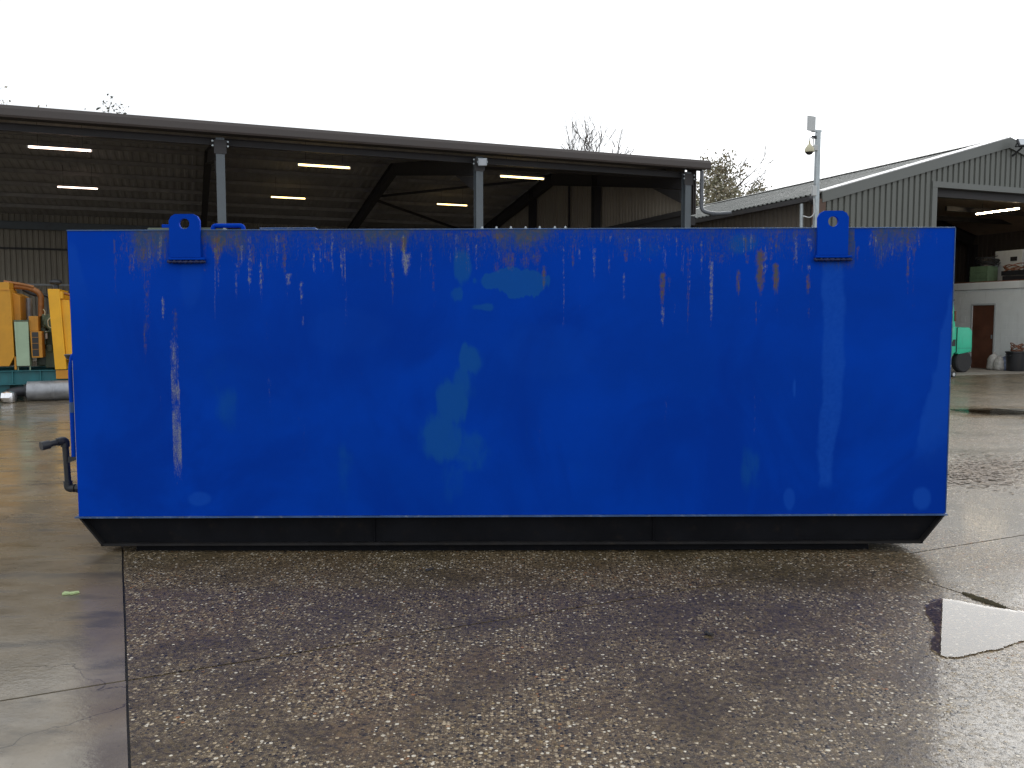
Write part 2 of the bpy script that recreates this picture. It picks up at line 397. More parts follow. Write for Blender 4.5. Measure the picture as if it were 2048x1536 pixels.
# ================================================================== BLUE TANK
TY = 5.622
tank = empty('storage_tank', (0, TY, 0)); tank.rotation_euler = (0, -0.0034, 0)
tag(tank, 'large blue rectangular steel tank with two lifting lugs and rust streaks', 'tank')
HX, ZB, ZT, TD = 2.905, .257, 2.151, 2.25

# stains on the front plate: masks written per vertex, mixed in the material
NXg, NZg = 830, 272
def front_panel():
    xs = np.linspace(-HX, HX, NXg); zs = np.linspace(ZB, ZT, NZg)
    X, Z = np.meshgrid(xs, zs)                       # rows: z
    PX = 1024 + X*303.5*(1-(ZT-Z)*.0102)*1.004; PY = 459 + (ZT-Z)*302.0       # photograph-like millimetre grid of the plate
    rng = np.random.RandomState(4)
    def n1(L, step, seed):
        r = np.random.RandomState(seed); k = r.rand(L//step+3); return np.interp(np.arange(L)/step, np.arange(len(k)), k)
    def n2(sx, sz, seed):
        r = np.random.RandomState(seed); gx, gz = NXg//sx+3, NZg//sz+3; g = r.rand(gz, gx)
        fx = np.arange(NXg)/sx; fz = np.arange(NZg)/sz
        ix, iz = fx.astype(int), fz.astype(int); tx, tz = fx-ix, fz-iz; tx = tx*tx*(3-2*tx); tz = (tz*tz*(3-2*tz))[:, None]
        a = g[iz][:, ix]*(1-tx)+g[iz][:, ix+1]*tx; b = g[iz+1][:, ix]*(1-tx)+g[iz+1][:, ix+1]*tx
        return a*(1-tz)+b*tz
    fbm = .45*n2(60, 40, 1)+.3*n2(24, 18, 2)+.25*n2(9, 9, 3)
    strk = .5*n2(5, 60, 5)+.3*n2(2, 30, 6)+.2*n2(11, 90, 7)          # vertical streak noise
    grain = n2(2, 2, 8)
    rust = np.zeros_like(X); chalk = np.zeros_like(X); teal = np.zeros_like(X); pale = np.zeros_like(X); grime = np.zeros_like(X); deep = np.zeros_like(X)
    def sm(a, b, v): t = np.clip((v-a)/(b-a), 0, 1); return t*t*(3-2*t)
    wob = (n2(30, 25, 31)-.5)*5
    def streak(m, x, y0, y1, hw, s, drift=0, tail=.45, gr=.7):
        t = (PY-y0)/(y1-y0); tt = np.clip(t, 0, 1)
        cx = x + drift*tt + wob*.6; w = hw*(1-tail*tt)*(0.75+.5*n1(NZg, 9, int(x*7+y0) % 9973)[:, None])
        a = np.exp(-((PX-cx)/np.maximum(w, .8))**2*1.2)*sm(-.12, .1, t)*(1-sm(.55, 1.08, t))
        np.maximum(m, s*a*(1-gr+gr*1.5*(.55*strk+.45*grain)), out=m)
    def blob(m, x, y, rx, ry, s, ed=.5, rag=.9):
        d = np.sqrt(((PX-x)/rx)**2+((PY-y)/ry)**2)+rag*((.6*fbm+.4*strk)-.5)*1.6
        np.maximum(m, s*(1-sm(1-ed, 1+ed*.4, d)), out=m)
    # grime band along the top edge
    topd = PY-460
    patches = sm(.40, .62, .55*n2(70, 200, 12)+.45*n2(26, 60, 13))
    reach = 24+62*n1(NXg, 38, 14)[None, :]+16*n1(NXg, 7, 15)[None, :]
    band = np.clip(1-topd/reach, 0, 1)**.55
    gate = np.where(PX < 345, sm(215, 270, PX)*(.9), np.where(PX > 1710, .75*sm(1720, 1760, PX)*(1-sm(1840, 1890, PX)), 1.0))
    grime[:] = np.clip(band*(.45+.55*patches)*gate*(.5+.75*strk), 0, 1)
    for x, y0, y1, hw, s in [(437,470,548,11,.9),(480,480,570,7,.6),(573,480,562,9,.65),(810,474,512,11,1.0),(788,530,625,4,.6),(1090,530,588,6,.75),(870,520,600,5,.45),
        (1326,545,625,8,1.0),(1340,550,590,5,.5),(1478,540,602,7,.75),(1522,500,602,12,1.0),(1553,528,598,8,.9),(1617,548,600,6,.85),(1512,600,660,3,.6),(1618,600,650,5,.45),
        (298,520,720,13,.40),(292,640,735,5,.5),(505,490,560,6,.5),(527,500,600,6,.45),(1255,505,530,6,.5),(1410,500,540,6,.5),(640,480,505,12,.5),(1300,515,530,7,.4),(660,500,530,8,.5),(352,610,690,9,.45),
        (1150,470,500,8,.4),(1440,505,540,12,.45),(745,520,535,8,.4),(760,515,532,7,.4),(1495,510,535,7,.5),(960,462,478,40,.6),(1000,464,485,24,.7),(900,463,476,24,.5),(1060,466,484,22,.6),(1600,463,478,30,.5),(1560,463,474,22,.5),(700,465,480,20,.35)]:
        streak(rust, x, y0, y1, hw, s)
    for k in range(170):
        x = rng.choice([rng.uniform(225, 340), rng.uniform(410, 1180), rng.uniform(410, 1180), rng.uniform(1180, 1640), rng.uniform(1300, 1640), rng.uniform(1710, 1880)])
        y0 = rng.uniform(462, 500); ln = rng.gamma(2.0, 22)
        streak(rust if rng.rand() < .55 else chalk, x, y0, y0+ln+12, rng.uniform(1.5, 6), rng.uniform(.3, .62))
    for k in range(40):
        x = rng.uniform(170, 1880); y0 = rng.uniform(560, 900); streak(chalk if rng.rand() < .5 else teal, x, y0, y0+rng.uniform(40, 150), rng.uniform(1.5, 6), rng.uniform(.12, .3))
    blob(rust, 290, 508, 30, 30, .42, .9); blob(rust, 1020, 518, 18, 22, .5, .8); blob(rust, 1052, 520, 13, 22, .45, .8); blob(rust, 995, 532, 12, 17, .4, .8); blob(rust, 1075, 515, 11, 20, .45, .8)
    blob(rust, 455, 482, 24, 22, .35); blob(rust, 560, 475, 22, 16, .4)
    for x, y0, y1, hw, s in [(329,590,645,4.5,.8),(440,524,585,4.5,.55),(476,518,610,4.5,.75),(502,512,590,5,.8),(524,515,612,5,.7),(581,543,572,9,.8),(578,560,600,5,.4),(606,560,612,5,.85),(608,628,655,3.5,.7),
        (686,500,575,2.6,.75),(693,492,575,2.6,.8),(693,575,680,4,.35),(815,503,558,13,.85),(1190,490,575,6,.6),(1221,505,560,4,.5),(1250,545,615,3.5,.6),(1327,612,662,5,.75),(1380,540,600,3.5,.55),
        (1424,518,665,5,.75),(1619,478,500,5,.9),(1619,530,550,6,.9),(1530,528,552,8,.6),(1160,560,650,3,.2),(540,540,610,4,.3),(1795,490,525,3,.35),(608,840,935,3,.30),(600,800,900,3,.2),(1510,850,880,2.5,.4),(1000,490,520,4,.3),
        (1555,590,640,4,.3),(1350,600,640,5,.25),(440,585,615,4,.3),(872,590,620,5,.35),(1480,600,640,4,.25),(1410,560,610,3,.25),(560,495,560,3,.3),(745,470,500,4,.25),(1520,605,640,5,.25),(1465,490,530,4,.3)]:
        streak(chalk, x, y0, y1, hw, s, gr=.95)
    # long scrape under the left lug
    sc = sm(338, 342, PX-(PY-620)*.022)*(1-sm(355, 360, PX-(PY-620)*.022))*sm(590, 720, PY)*(1-sm(900, 985, PY))
    sc *= .35+.9*np.clip(.55*n2(3, 12, 41)+.45*n2(20, 24, 42)-.15, 0, 1)
    np.maximum(chalk, sc*.95*(.42+.58*sm(660, 740, PY)), out=chalk)
    # faded teal patches
    blob(teal, 1040, 568, 62, 32, .85, .25); blob(teal, 1010, 560, 60, 22, .8, .3); blob(teal, 925, 530, 22, 50, .55, .4); blob(teal, 915, 585, 18, 22, .5, .4); blob(teal, 968, 612, 30, 12, .5, .4)
    blob(teal, 940, 715, 34, 40, .62, .5); blob(teal, 905, 800, 40, 55, .6, .5); blob(teal, 880, 870, 50, 62, .55, .6); blob(teal, 925, 760, 30, 60, .5, .6); blob(teal, 945, 900, 45, 50, .4, .6); blob(teal, 905, 960, 35, 50, .35, .7)
    blob(teal, 455, 810, 30, 60, .38, .8); blob(teal, 690, 930, 35, 70, .34, .8); blob(teal, 1150, 930, 30, 60, .22, .9); blob(teal, 1500, 930, 24, 70, .42, .9)
    blob(teal, 440, 740, 60, 60, .2, .9); blob(teal, 1490, 490, 40, 26, .45, .6); blob(teal, 1290, 500, 40, 26, .3, .6)
    # brighter blue water run below the right lug, and paint touched up at the right end
    ex = (n2(6, 18, 51)-.5)*7+(n2(3, 6, 52)-.5)*4
    lo = 1641+np.clip((PY-880)/110, 0, 1)**2*6-10*sm(760, 900, PY)+ex; hi = 1693-26*sm(720, 1000, PY)+ex*.8
    run = sm(0, 9, PX-lo)*sm(0, 9, hi-PX)*(.72+.5*grain)*sm(518, 526, PY)*(1-sm(965, 985, PY+ex))
    np.maximum(pale, run*.72, out=pale)
    e2 = 1900-(PY-575)*.22+ex*1.2
    np.maximum(pale, .62*sm(0, 9, PX-e2)*(1-sm(840, 960, PY+ex*4))*sm(560, 590, PY), out=pale)
    for x, y, rx, ry, s in [(398,996,22,15,.6),(1580,1000,12,22,.6),(1845,1000,20,26,.7),(1590,775,3,18,.7),(385,560,22,60,.22),(700,660,90,50,.12),(1100,700,100,60,.1)]: blob(pale, x, y, rx, ry, s, .3, .5)
    e3 = 160+(PY-480)*.25+ex*2
    np.maximum(pale, .35*sm(0, 12, e3-PX)*(1-sm(520, 640, PY))*sm(470, 500, PY), out=pale)
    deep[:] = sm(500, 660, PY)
    co = np.stack([np.clip(rust,0,1), np.clip(chalk,0,1), np.clip(teal,0,1), np.clip(pale,0,1)], -1).astype(np.float32)
    co2 = np.stack([np.clip(grime,0,1), np.clip(deep,0,1), strk, np.ones_like(X)], -1).astype(np.float32)
    # plate is never flat: slow weld distortion of a few millimetres
    Yd = (n2(110, 80, 61)-.5)*.008*np.sin(np.pi*np.clip((X+HX)/(2*HX), 0, 1))**.4*np.sin(np.pi*np.clip((Z-ZB)/(ZT-ZB), 0, 1))**.4
    verts = np.stack([X, Yd, Z], -1).reshape(-1, 3)
    idx = np.arange(NXg*NZg).reshape(NZg, NXg)
    q = np.stack([idx[:-1, :-1], idx[:-1, 1:], idx[1:, 1:], idx[1:, :-1]], -1).reshape(-1, 4)
    me = bpy.data.meshes.new('front_panel')
    nv = len(verts); nf = len(q)
    # closing skirt so the plate has thickness
    per = np.concatenate([idx[0, :], idx[1:, -1], idx[-1, -2::-1], idx[-2:0:-1, 0]])
    sk = verts[per].copy(); sk[:, 1] = .012
    allv = np.concatenate([verts, sk]); m = len(per)
    sq = np.stack([per, np.arange(m)+nv, np.roll(np.arange(m), -1)+nv, np.roll(per, -1)], -1)
    allq = np.concatenate([q, sq])
    me.vertices.add(len(allv)); me.vertices.foreach_set('co', allv.astype(np.float32).ravel())
    me.loops.add(allq.size); me.loops.foreach_set('vertex_index', allq.astype(np.int32).ravel())
    me.polygons.add(len(allq)); me.polygons.foreach_set('loop_start', (np.arange(len(allq))*4).astype(np.int32))
    me.update(calc_edges=True)
    for nm, c in (('stain', co), ('stain2', co2)):
        at_ = me.color_attributes.new(nm, 'FLOAT_COLOR', 'POINT')
        full = np.zeros((len(allv), 4), np.float32); full[:nv] = c.reshape(-1, 4)
        at_.data.foreach_set('color', full.ravel())
    return me
BLUE = (.0, .047, .43)
def tank_paint(stained):
    n = NT('blue tank paint' + (' stained' if stained else '')); p = n.pos((1,1,1), True)
    a = n.noise(p, 1.3, 5, .55); g = n.noise(p, 160, 2, .6); g2 = n.noise(p, 30, 4, .65)
    c = n.mix(n.ramp(a, .3, .7), tuple(x*.84 for x in BLUE), tuple(x*1.06 for x in BLUE))
    c = n.mix(n.ramp(g, .35, .7, 0, .16), c, (.0,.062,.52))
    ro = n.ramp(a, .3, .7, .5, .62)
    if stained:
        s1 = n.node('ShaderNodeVertexColor'); s1.layer_name = 'stain'; s2 = n.node('ShaderNodeVertexColor'); s2.layer_name = 'stain2'
        q1 = n.node('ShaderNodeSeparateColor'); n.l.new(s1.outputs[0], q1.inputs[0]); q2 = n.node('ShaderNodeSeparateColor'); n.l.new(s2.outputs[0], q2.inputs[0])
        rust, chalk, teal, pale = q1.outputs[0], q1.outputs[1], q1.outputs[2], s1.outputs[1]
        grime, deep = q2.outputs[0], q2.outputs[1]
        vs_ = n.noise(n.pos((150, 1, 16), True), 1.0, 4, .7); vs2 = n.noise(n.pos((420, 1, 70), True), 1.0, 3, .7); blot = n.noise(p, 55, 5, .7)
        rag = n.math('ADD', n.math('MULTIPLY', vs_, .45), n.math('ADD', n.math('MULTIPLY', vs2, .25), n.math('MULTIPLY', blot, .30)))     # ragged edge noise, mean about .5
        rag = n.ramp(rag, .30, .70, 0, 1, False)
        def worn(m, gain, soft): return n.ramp(n.math('SUBTRACT', n.math('MULTIPLY', m, gain), rag), -.14-soft, .16+soft, 0, 1)
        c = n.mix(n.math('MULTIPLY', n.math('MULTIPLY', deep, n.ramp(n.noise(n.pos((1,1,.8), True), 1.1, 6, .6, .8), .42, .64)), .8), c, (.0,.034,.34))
        c = n.mix(n.math('MULTIPLY', pale, .85), c, (.008,.082,.50))
        tn = n.math('ADD', n.math('MULTIPLY', n.noise(n.pos((1,1,.55), True), 6.5, 7, .68, .6), .75), n.math('MULTIPLY', vs_, .25))
        tl = n.math('MULTIPLY', n.ramp(n.math('ADD', teal, n.math('MULTIPLY', n.math('SUBTRACT', tn, .5), 1.5)), .12, .55), n.ramp(teal, .05, .6, 0, .55))
        c = n.mix(tl, c, (.010,.105,.31))
        c = n.mix(n.math('MULTIPLY', worn(grime, 1.05, .2), .85), c, n.mix(n.ramp(g2, .4, .62), (.042,.078,.14), (.088,.088,.068)))
        c = n.mix(n.math('MULTIPLY', worn(rust, .95, .14), .85), c, n.mix(n.ramp(g2, .4, .6), (.10,.10,.05), (.145,.085,.04)))
        c = n.mix(n.math('MULTIPLY', worn(chalk, .95, .12), .72), c, n.mix(n.ramp(g, .4, .6), (.15,.175,.185), (.34,.35,.33)))
        ro = n.math('ADD', ro, n.math('MULTIPLY', n.math('MAXIMUM', rust, grime), .25))
    nb = n.bump(n.noise(p, 220, 2), .06, .002)
    n.set(Base_Color=c, Roughness=ro, Normal=nb, Specular_IOR_Level=.04); return n.m
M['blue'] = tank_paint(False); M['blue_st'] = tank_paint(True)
M['blue_edge'] = paint('worn blue plate edge', (.04,.10,.25), .5, var=.25, dirt=(.35,.36,.36), dirt_amt=.6, scale=9, streak=False)
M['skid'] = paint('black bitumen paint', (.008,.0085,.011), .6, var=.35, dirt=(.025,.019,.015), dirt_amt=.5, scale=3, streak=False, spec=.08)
M['skid_edge'] = paint('rubbed black flange', (.022,.021,.022), .5, var=.3, dirt=(.045,.035,.025), dirt_amt=.5, scale=5, streak=False, spec=.15)
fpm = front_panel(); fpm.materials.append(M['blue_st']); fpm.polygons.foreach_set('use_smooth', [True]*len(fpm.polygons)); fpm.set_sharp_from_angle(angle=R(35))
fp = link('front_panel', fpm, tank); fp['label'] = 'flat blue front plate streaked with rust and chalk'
MB().box(-HX+.004, HX-.004, .0125, TD, ZB, ZT-.006).build('shell', M['blue'], tank)
MB().box(-HX-.003, HX+.003, -.004, .010, ZT-.0005, ZT+.007).build('top_edge_strip', M['blue_edge'], tank, bevel=.002)
MB().box(HX+.0006, HX+.006, -.004, .012, ZB+.004, ZT-.001).build('corner_edge_strip', M['blue_edge'], tank)
rim = MB()
nseg = 40
for k in range(nseg):
    x0 = -HX-.022+k*(2*HX+.034)/nseg; x1 = x0+(2*HX+.034)/nseg
    rim.box(x0, x1-.0005, -.016-.003*noise.noise(Vector((k*.7, 0, 0))), .03, ZB-.011, ZB-.001+.002*noise.noise(Vector((k*.9, 3, 0))))
rim.build('bottom_rim', M['blue_edge'], tank)
# base frame
bf = MB()
zt, zb = ZB-.012, .052
bf.prism([(-HX, zt), (-HX+.145, zb+.016), (HX-.145, zb+.016), (HX, zt)], .045, .060)
bf.prism([(-HX, zt), (-HX+.145, zb+.016), (HX-.145, zb+.016), (HX, zt)], TD-.06, TD-.045)
base_o = bf.build('base_frame', M['skid'], tank)
MB().box(-HX+.14, HX-.14, .0, .12, zb, zb+.0145).build('bottom_flange', M['skid_edge'], base_o, bevel=.002)
MB().box(-HX+.14, HX-.14, TD-.12, TD, zb, zb+.0145).build('bottom_flange', M['skid_edge'], base_o)
for sx in (-1, 1):
    e = MB(); x1, x0 = sx*(HX+.002), sx*(HX-.147)
    e.add([(x0,.0,zb+.002),(x0,TD,zb+.002),(x1,TD,zt-.001),(x1,.0,zt-.001),(x0-sx*.012,.0,zb+.004),(x0-sx*.012,TD,zb+.004),(x1-sx*.014,TD,zt-.001),(x1-sx*.014,.0,zt-.001)],
          [(0,1,2,3),(7,6,5,4),(0,4,5,1),(1,5,6,2),(2,6,7,3),(3,7,4,0)])
    e.build('end_plate', M['skid_edge'], base_o)
for x in (-.93, .957): MB().box(x-.004, x+.004, .030, .0445, zb+.016, zt-.002).build('web_weld', M['skid'], base_o)
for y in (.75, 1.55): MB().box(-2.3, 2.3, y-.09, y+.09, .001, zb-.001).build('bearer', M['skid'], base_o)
MB().box(-2.55, 2.42, .055, .075, .001, zb-.0015).build('shadow_strip', M['skid'], base_o)  # added black strip standing in for the shadow in the gap under the flange
MB().box(-2.6, 2.6, .35, .37, zb, zt-.02).build('cross_web', M['skid'], base_o)

def lug(xc, ztop, zhole):
    b = MB(); hw = .1005; ch = .042; z0 = ZT-.175; n = 28; hr = .034
    out = [(xc-hw, z0), (xc-hw, ztop-ch), (xc-hw+ch*.35, ztop-ch*.35), (xc-hw+ch, ztop), (xc+hw-ch, ztop), (xc+hw-ch*.35, ztop-ch*.35), (xc+hw, ztop-ch), (xc+hw, z0)]
    # polygon with hole: radial bridge between outline samples and hole circle
    def hit(a):
        d = (math.cos(a), math.sin(a)); best = None
        for i in range(len(out)):
            p, q = out[i], out[(i+1) % len(out)]
            ex, ez = q[0]-p[0], q[1]-p[1]; den = d[0]*ez-d[1]*ex
            if abs(den) < 1e-9: continue
            t = ((p[0]-xc)*ez-(p[1]-zhole)*ex)/den; s_ = ((p[0]-xc)*d[1]-(p[1]-zhole)*d[0])/den
            if t > 0 and -1e-6 <= s_ <= 1+1e-6 and (best is None or t < best): best = t
        return (xc+d[0]*best, zhole+d[1]*best)
    angs = [2*math.pi*k/48 for k in range(48)] + [math.atan2(p[1]-zhole, p[0]-xc) % (2*math.pi) for p in out]
    angs = sorted(set(round(a, 5) for a in angs)); N = len(angs)
    o_, h_ = [hit(a) for a in angs], [(xc+hr*math.cos(a), zhole+hr*math.sin(a)) for a in angs]
    y0, y1 = -.029, -.007
    vs = [(p[0], y0, p[1]) for p in o_]+[(p[0], y0, p[1]) for p in h_]+[(p[0], y1, p[1]) for p in o_]+[(p[0], y1, p[1]) for p in h_]
    fs = []
    for i in range(N):
        j = (i+1) % N
        fs += [(i, j, N+j, N+i), (2*N+i, 3*N+i, 3*N+j, 2*N+j), (i, 2*N+i, 2*N+j, j), (N+i, N+j, 3*N+j, 3*N+i)]
    b.add(vs, fs); l = b.build('lifting_lug', M['blue'], tank)
    lp = MB()
    lp.box(xc-.112, xc+.128, -.034, -.007, z0-.018, z0-.002); lp.build('weld_ledge', M['blue'], l, bevel=.006)
    w = MB(); pts = [(xc-.118+k*.0075, -.020-.004*abs(math.sin(k*1.9)), z0-.030+.003*math.sin(k*2.3)+.002*random.random()) for k in range(34)]
    w.tube(pts, [.010+.003*math.sin(k*1.3) for k in range(34)], 6); w.build('weld_bead', M['blue_dark'], l, smooth='full')
    return l
M['blue_dark'] = paint('burnt blue weld', (.006,.014,.09), .55, var=.4, dirt=(.01,.012,.03), scale=20, streak=False, bump=.4)
lug(-2.126, 2.255, 2.193); lug(2.099, 2.262, 2.193)

# things bolted on the tank top
fl_ = MB().box(-2.40, -1.90, .05, .55, ZT-.004, ZT+.024).build('manhole_flange', paint('grey green flange', (.13,.16,.10), .5), tank, bevel=.004)
MB().box(-2.31, -2.24, .06, .12, ZT+.0245, ZT+.048).build('hinge_bracket', M['blue'], fl_, bevel=.004)
h = MB(); h.tube(arc_pts([(-1.965,.045,ZT-.01),(-1.965,.045,ZT+.036),(-1.765,.045,ZT+.036),(-1.765,.045,ZT-.01)], .045, 6), .0145, 10); h.build('grab_handle', M['blue'], tank, smooth=True)
hr_ = MB().box(-1.63, -1.28, .05, .42, ZT-.004, ZT+.012).build('hatch_rim', M['blue_edge'], tank)
MB().box(-1.655, -1.29, .035, .43, ZT+.0125, ZT+.022).build('hatch_lid', M['blue_edge'], hr_, bevel=.003)
MB().box(-.22, .42, .03, .65, ZT-.004, ZT+.0095).build('bolted_cover', M['frame'], tank)
bolt = MB().lathe([(.011,0),(.011,.006),(.006,.0065),(.006,.016),(.0,.018)], n=8).mesh('bolt', M['galv'], True)
for x in (-.19, -.095, 0.0, .097, .19, .29, .36):
    o = link('bolt', bolt, tank); o.location = (x, .055, ZT+.0085)
# left end: ladder rail, vent dish, sight tube, drain pipe
lx = -HX
g = MB(); g.tube(arc_pts([(lx+.006,.075,1.335),(lx-.034,.075,1.335),(lx-.052,.075,1.24),(lx-.052,.075,.65)], .05, 6), .018, 10); g.build('grab_rail', M['blue'], tank, smooth=True)
g = MB(); g.tube([(lx+.004,.075,.985),(lx-.05,.075,.985)], .013, 8); g.build('rail_standoff', M['blue_edge'], tank, smooth=True)
g = MB(); g.tube([(lx-.052,.075,.95),(lx-.052,.075,1.02)], .0205, 8); g.build('rail_clamp', M['blue_edge'], tank, smooth=True)
g = MB(); g.tube([(lx-.016,.04,.62),(lx-.016,.04,1.30)], .006, 8); g.build('sight_tube', M['cream_pl'], tank, smooth=True)
g = MB(); g.lathe([(.0,-.042),(.03,-.04),(.055,-.028),(.068,0),(.06,.003),(0,.004)], c=(lx-.085,.20,1.335), n=18); vd = g.build('vent_dish', M['black_iron'], tank, smooth=True)
MB().tube([(lx+.002,.20,1.318),(lx-.05,.20,1.318)], .012, 8).build('vent_stub', M['black_iron'], vd, smooth=True)
g = MB(); g.prism([(lx-.003,.652),(lx-.082,.650),(lx-.084,.612),(lx-.003,.640)], .05, .13); g.build('rail_bracket', M['black_iron'], tank)
dy = .12
dp = MB(); dp.tube(arc_pts([(lx+.004,dy,.425),(lx-.125,dy,.425),(lx-.135,dy,.755),(lx-.215,dy-.10,.735)], .03, 4), .021, 12); dpo = dp.build('drain_pipe', M['black_iron'], tank, smooth=True)
def elbow(pts):
    e = MB(); e.tube(arc_pts(pts, .045, 6), .0285, 12); e.build('pipe_elbow', M['black_iron'], dpo, smooth=True)
elbow([(lx-.080,dy,.425),(lx-.1255,dy,.425),(lx-.127,dy,.475)]); elbow([(lx-.1345,dy,.71),(lx-.135,dy,.755),(lx-.168,dy-.04,.747)])
e = MB(); e.tube([(lx-.045,dy,.425),(lx-.065,dy,.425)], .033, 8); e.build('union_nut', M['black_iron'], dpo)
e = MB(); e.tube([(lx-.198,dy-.08,.739),(lx-.232,dy-.122,.731)], .030, 12); e.build('pipe_cap', M['black_iron'], dpo, smooth=True)

# ================================================================== corrugated sheets
def sheet(x0, x1, lo, hi, pitch=.2, depth=.034, groove=.06, flank=.018, n_len=1, pos=None, phase=0.0):
    """box-profile sheet between x0 and x1; lo, hi: value or f(x) giving the run limits; pos(x, run, out) -> point"""
    xs = []
    k = math.floor((x0-phase)/pitch)
    while k*pitch+phase < x1+pitch:
        c = k*pitch+phase
        xs += [(c, 0.0), (c+groove, 0.0), (c+groove+flank, depth), (c+pitch-flank, depth)]; k += 1
    pts = [(a, d) for a, d in xs if x0 <= a <= x1]
    def prof(x):
        for (a, da), (b, db) in zip(xs, xs[1:]):
            if a <= x <= b: return da+(db-da)*((x-a)/(b-a) if b > a else 0)
        return 0.0
    pts = [(x0, prof(x0))]+[p for p in pts if x0 < p[0] < x1]+[(x1, prof(x1))]
    L = lo if callable(lo) else (lambda x: lo); Hh = hi if callable(hi) else (lambda x: hi)
    vs = []; fs = []; m = n_len+1
    for x, d in pts:
        for i in range(m): vs.append(pos(x, L(x)+(Hh(x)-L(x))*i/n_len, d))
    for i in range(len(pts)-1):
        for j in range(n_len): fs.append((i*m+j, (i+1)*m+j, (i+1)*m+j+1, i*m+j+1))
    return MB().add(vs, fs)

# ================================================================== OPEN SHED
AN = R(21)
U = Vector((math.cos(AN), math.sin(AN), 0)); Wd = Vector((-math.sin(AN), math.cos(AN), 0))
shed = empty('open_shed', (-6.43, 19.05, 0), AN)
tag(shed, 'dark open fronted steel shed with brown fascia and grey columns', 'shed')
EZ, RR, RISE, DD = 5.62, 9.05, 1.42, 18.1
S0, S1 = -13.0, 12.35
def roof_z(r): return EZ + RISE*(r/RR if r <= RR else (2*RR-r)/RR)
for x in (0, 6, 12):
    g = MB(); xx = x-(.06 if x == 12 else 0)
    g.ibeam((xx, 0, 0), (xx, 0, EZ-.05), .18, .2, .016, up=(0, 1, 0)); co = g.build('column', M['frame'], shed)
    pl = MB(); pl.box(xx-.13, xx+.13, -.115, -.101, EZ-.40, EZ-.10); pl.build('head_plate', M['frame_dark'], co)
    MB().ibeam((x-.06 if x == 12 else x, DD-.2, 0), (x-.06 if x == 12 else x, DD-.2, EZ-.1), .2, .26, .016, up=(0,1,0)).build('rear_column', M['frame_dark'], shed)
boltm = MB().lathe([(.022,0),(.022,.014),(.012,.015),(.012,.03),(0,.032)], n=6, axis='y').mesh('bolt', M['galv'])
for x in (0, 6, 11.94):
    for dx in (-.16, .16):
        for dz in (-.14, -.24):
            o = link('bolt', boltm, shed); o.location = (x+dx, -.13, EZ+dz); o.rotation_euler = (0, 0, math.pi)
# rafters
for x in (-12, 0, 6, 11.9):
    g = MB(); g.ibeam((x, .1, roof_z(.1)-.28), (x, RR-.02, roof_z(RR)-.28), .19, .42, .02)
    rf = g.build('rafter', M['frame_dark'], shed)
    def haunch(hz, par):
        MB().add([(x-.085, p[0], p[1]) for p in hz]+[(x+.085, p[0], p[1]) for p in hz], [(0,1,2),(5,4,3),(0,3,4,1),(1,4,5,2),(2,5,3,0)]).build('haunch', M['frame_dark'], par)
    haunch([(.12, EZ-.50), (1.6, roof_z(1.6)-.5), (.12, EZ-.85)], rf)
    g = MB(); g.ibeam((x, RR+.02, roof_z(RR)-.28), (x, DD-.1, roof_z(DD-.1)-.28), .19, .42, .02)
    rf = g.build('rafter', M['frame_dark'], shed)
    haunch([(DD-.12, EZ-.50), (DD-1.6, roof_z(1.6)-.5), (DD-.12, EZ-.85)], rf)
pm = MB()
pm.beam((S0, 0, .03), (S1-.1, 0, .03), .012, .12); pm.box(S0, S1-.1, -.03, .03, .0905, .098); pm.box(S0, S1-.1, -.025, .025, -.038, -.0305)
pme = pm.mesh('purlin', paint('purlin steel', (.33,.315,.295), .6, var=.2))
for k in range(1, 13):
    r = k*DD/13
    if abs(r-RR) < .3: r += .35
    o = link('purlin', pme, shed); o.location = (0, r, roof_z(r)+.02)
# roof sheets, one metre cover each, seen from below
def roof_sheet_mesh(r0, r1):
    return sheet(0, 1.0, r0, r1, .25, .018, .1, .03, 6, lambda x, r, d: (x, r, roof_z(r)+.13+d)).mesh('roof_sheet', M['soffit'])
ra, rb = roof_sheet_mesh(-.12, RR), roof_sheet_mesh(RR, DD+.12)
for k in range(26):
    for me in (ra, rb):
        o = link('roof_sheet', me, shed); o.location = (S0+k*.985, 0, (k % 2)*.003)
g = MB(); g.box(S0, S1, RR-.15, RR+.15, roof_z(RR)+.17, roof_z(RR)+.19); g.build('ridge_cap', M['fascia'], shed)
# front fascia in lengths, gutter lip and eaves beam
L = (S1+.12-S0)/8
for k in range(8):
    a, b = S0+k*L, S0+(k+1)*L-.0002
    g = MB(); g.prism([(0,0)], 0, 0) if False else None
    g.add([(a,-.36,5.66),(b,-.36,5.66),(b,-.36,5.79),(a,-.36,5.79),(a,-.33,5.86),(b,-.33,5.86),(a,-.30,5.86),(b,-.30,5.86),(a,-.30,5.62),(b,-.30,5.62),(a,-.34,5.62),(b,-.34,5.62)],
          [(0,1,2,3),(3,2,5,4),(4,5,7,6),(6,7,9,8),(8,9,11,10),(10,11,1,0),(0,3,4,6,8,10),(1,11,9,7,5,2)])
    g.build('fascia_length', M['fascia'], shed)
g = MB(); g.box(S0, S1-.02, -.298, -.05, 5.62, 5.635); g.build('soffit_board', M['frame_dark'], shed)
g = MB(); g.ibeam((S0, .16, EZ-.10), (S1-.25, .16, EZ-.10), .10, .16, .012); g.build('eaves_beam', M['frame_dark'], shed)
g = MB(); g.ibeam((S0, DD-.3, EZ-.35), (S1-.4, DD-.3, EZ-.35), .16, .30, .014); g.build('rear_eaves_beam', M['frame'], shed)
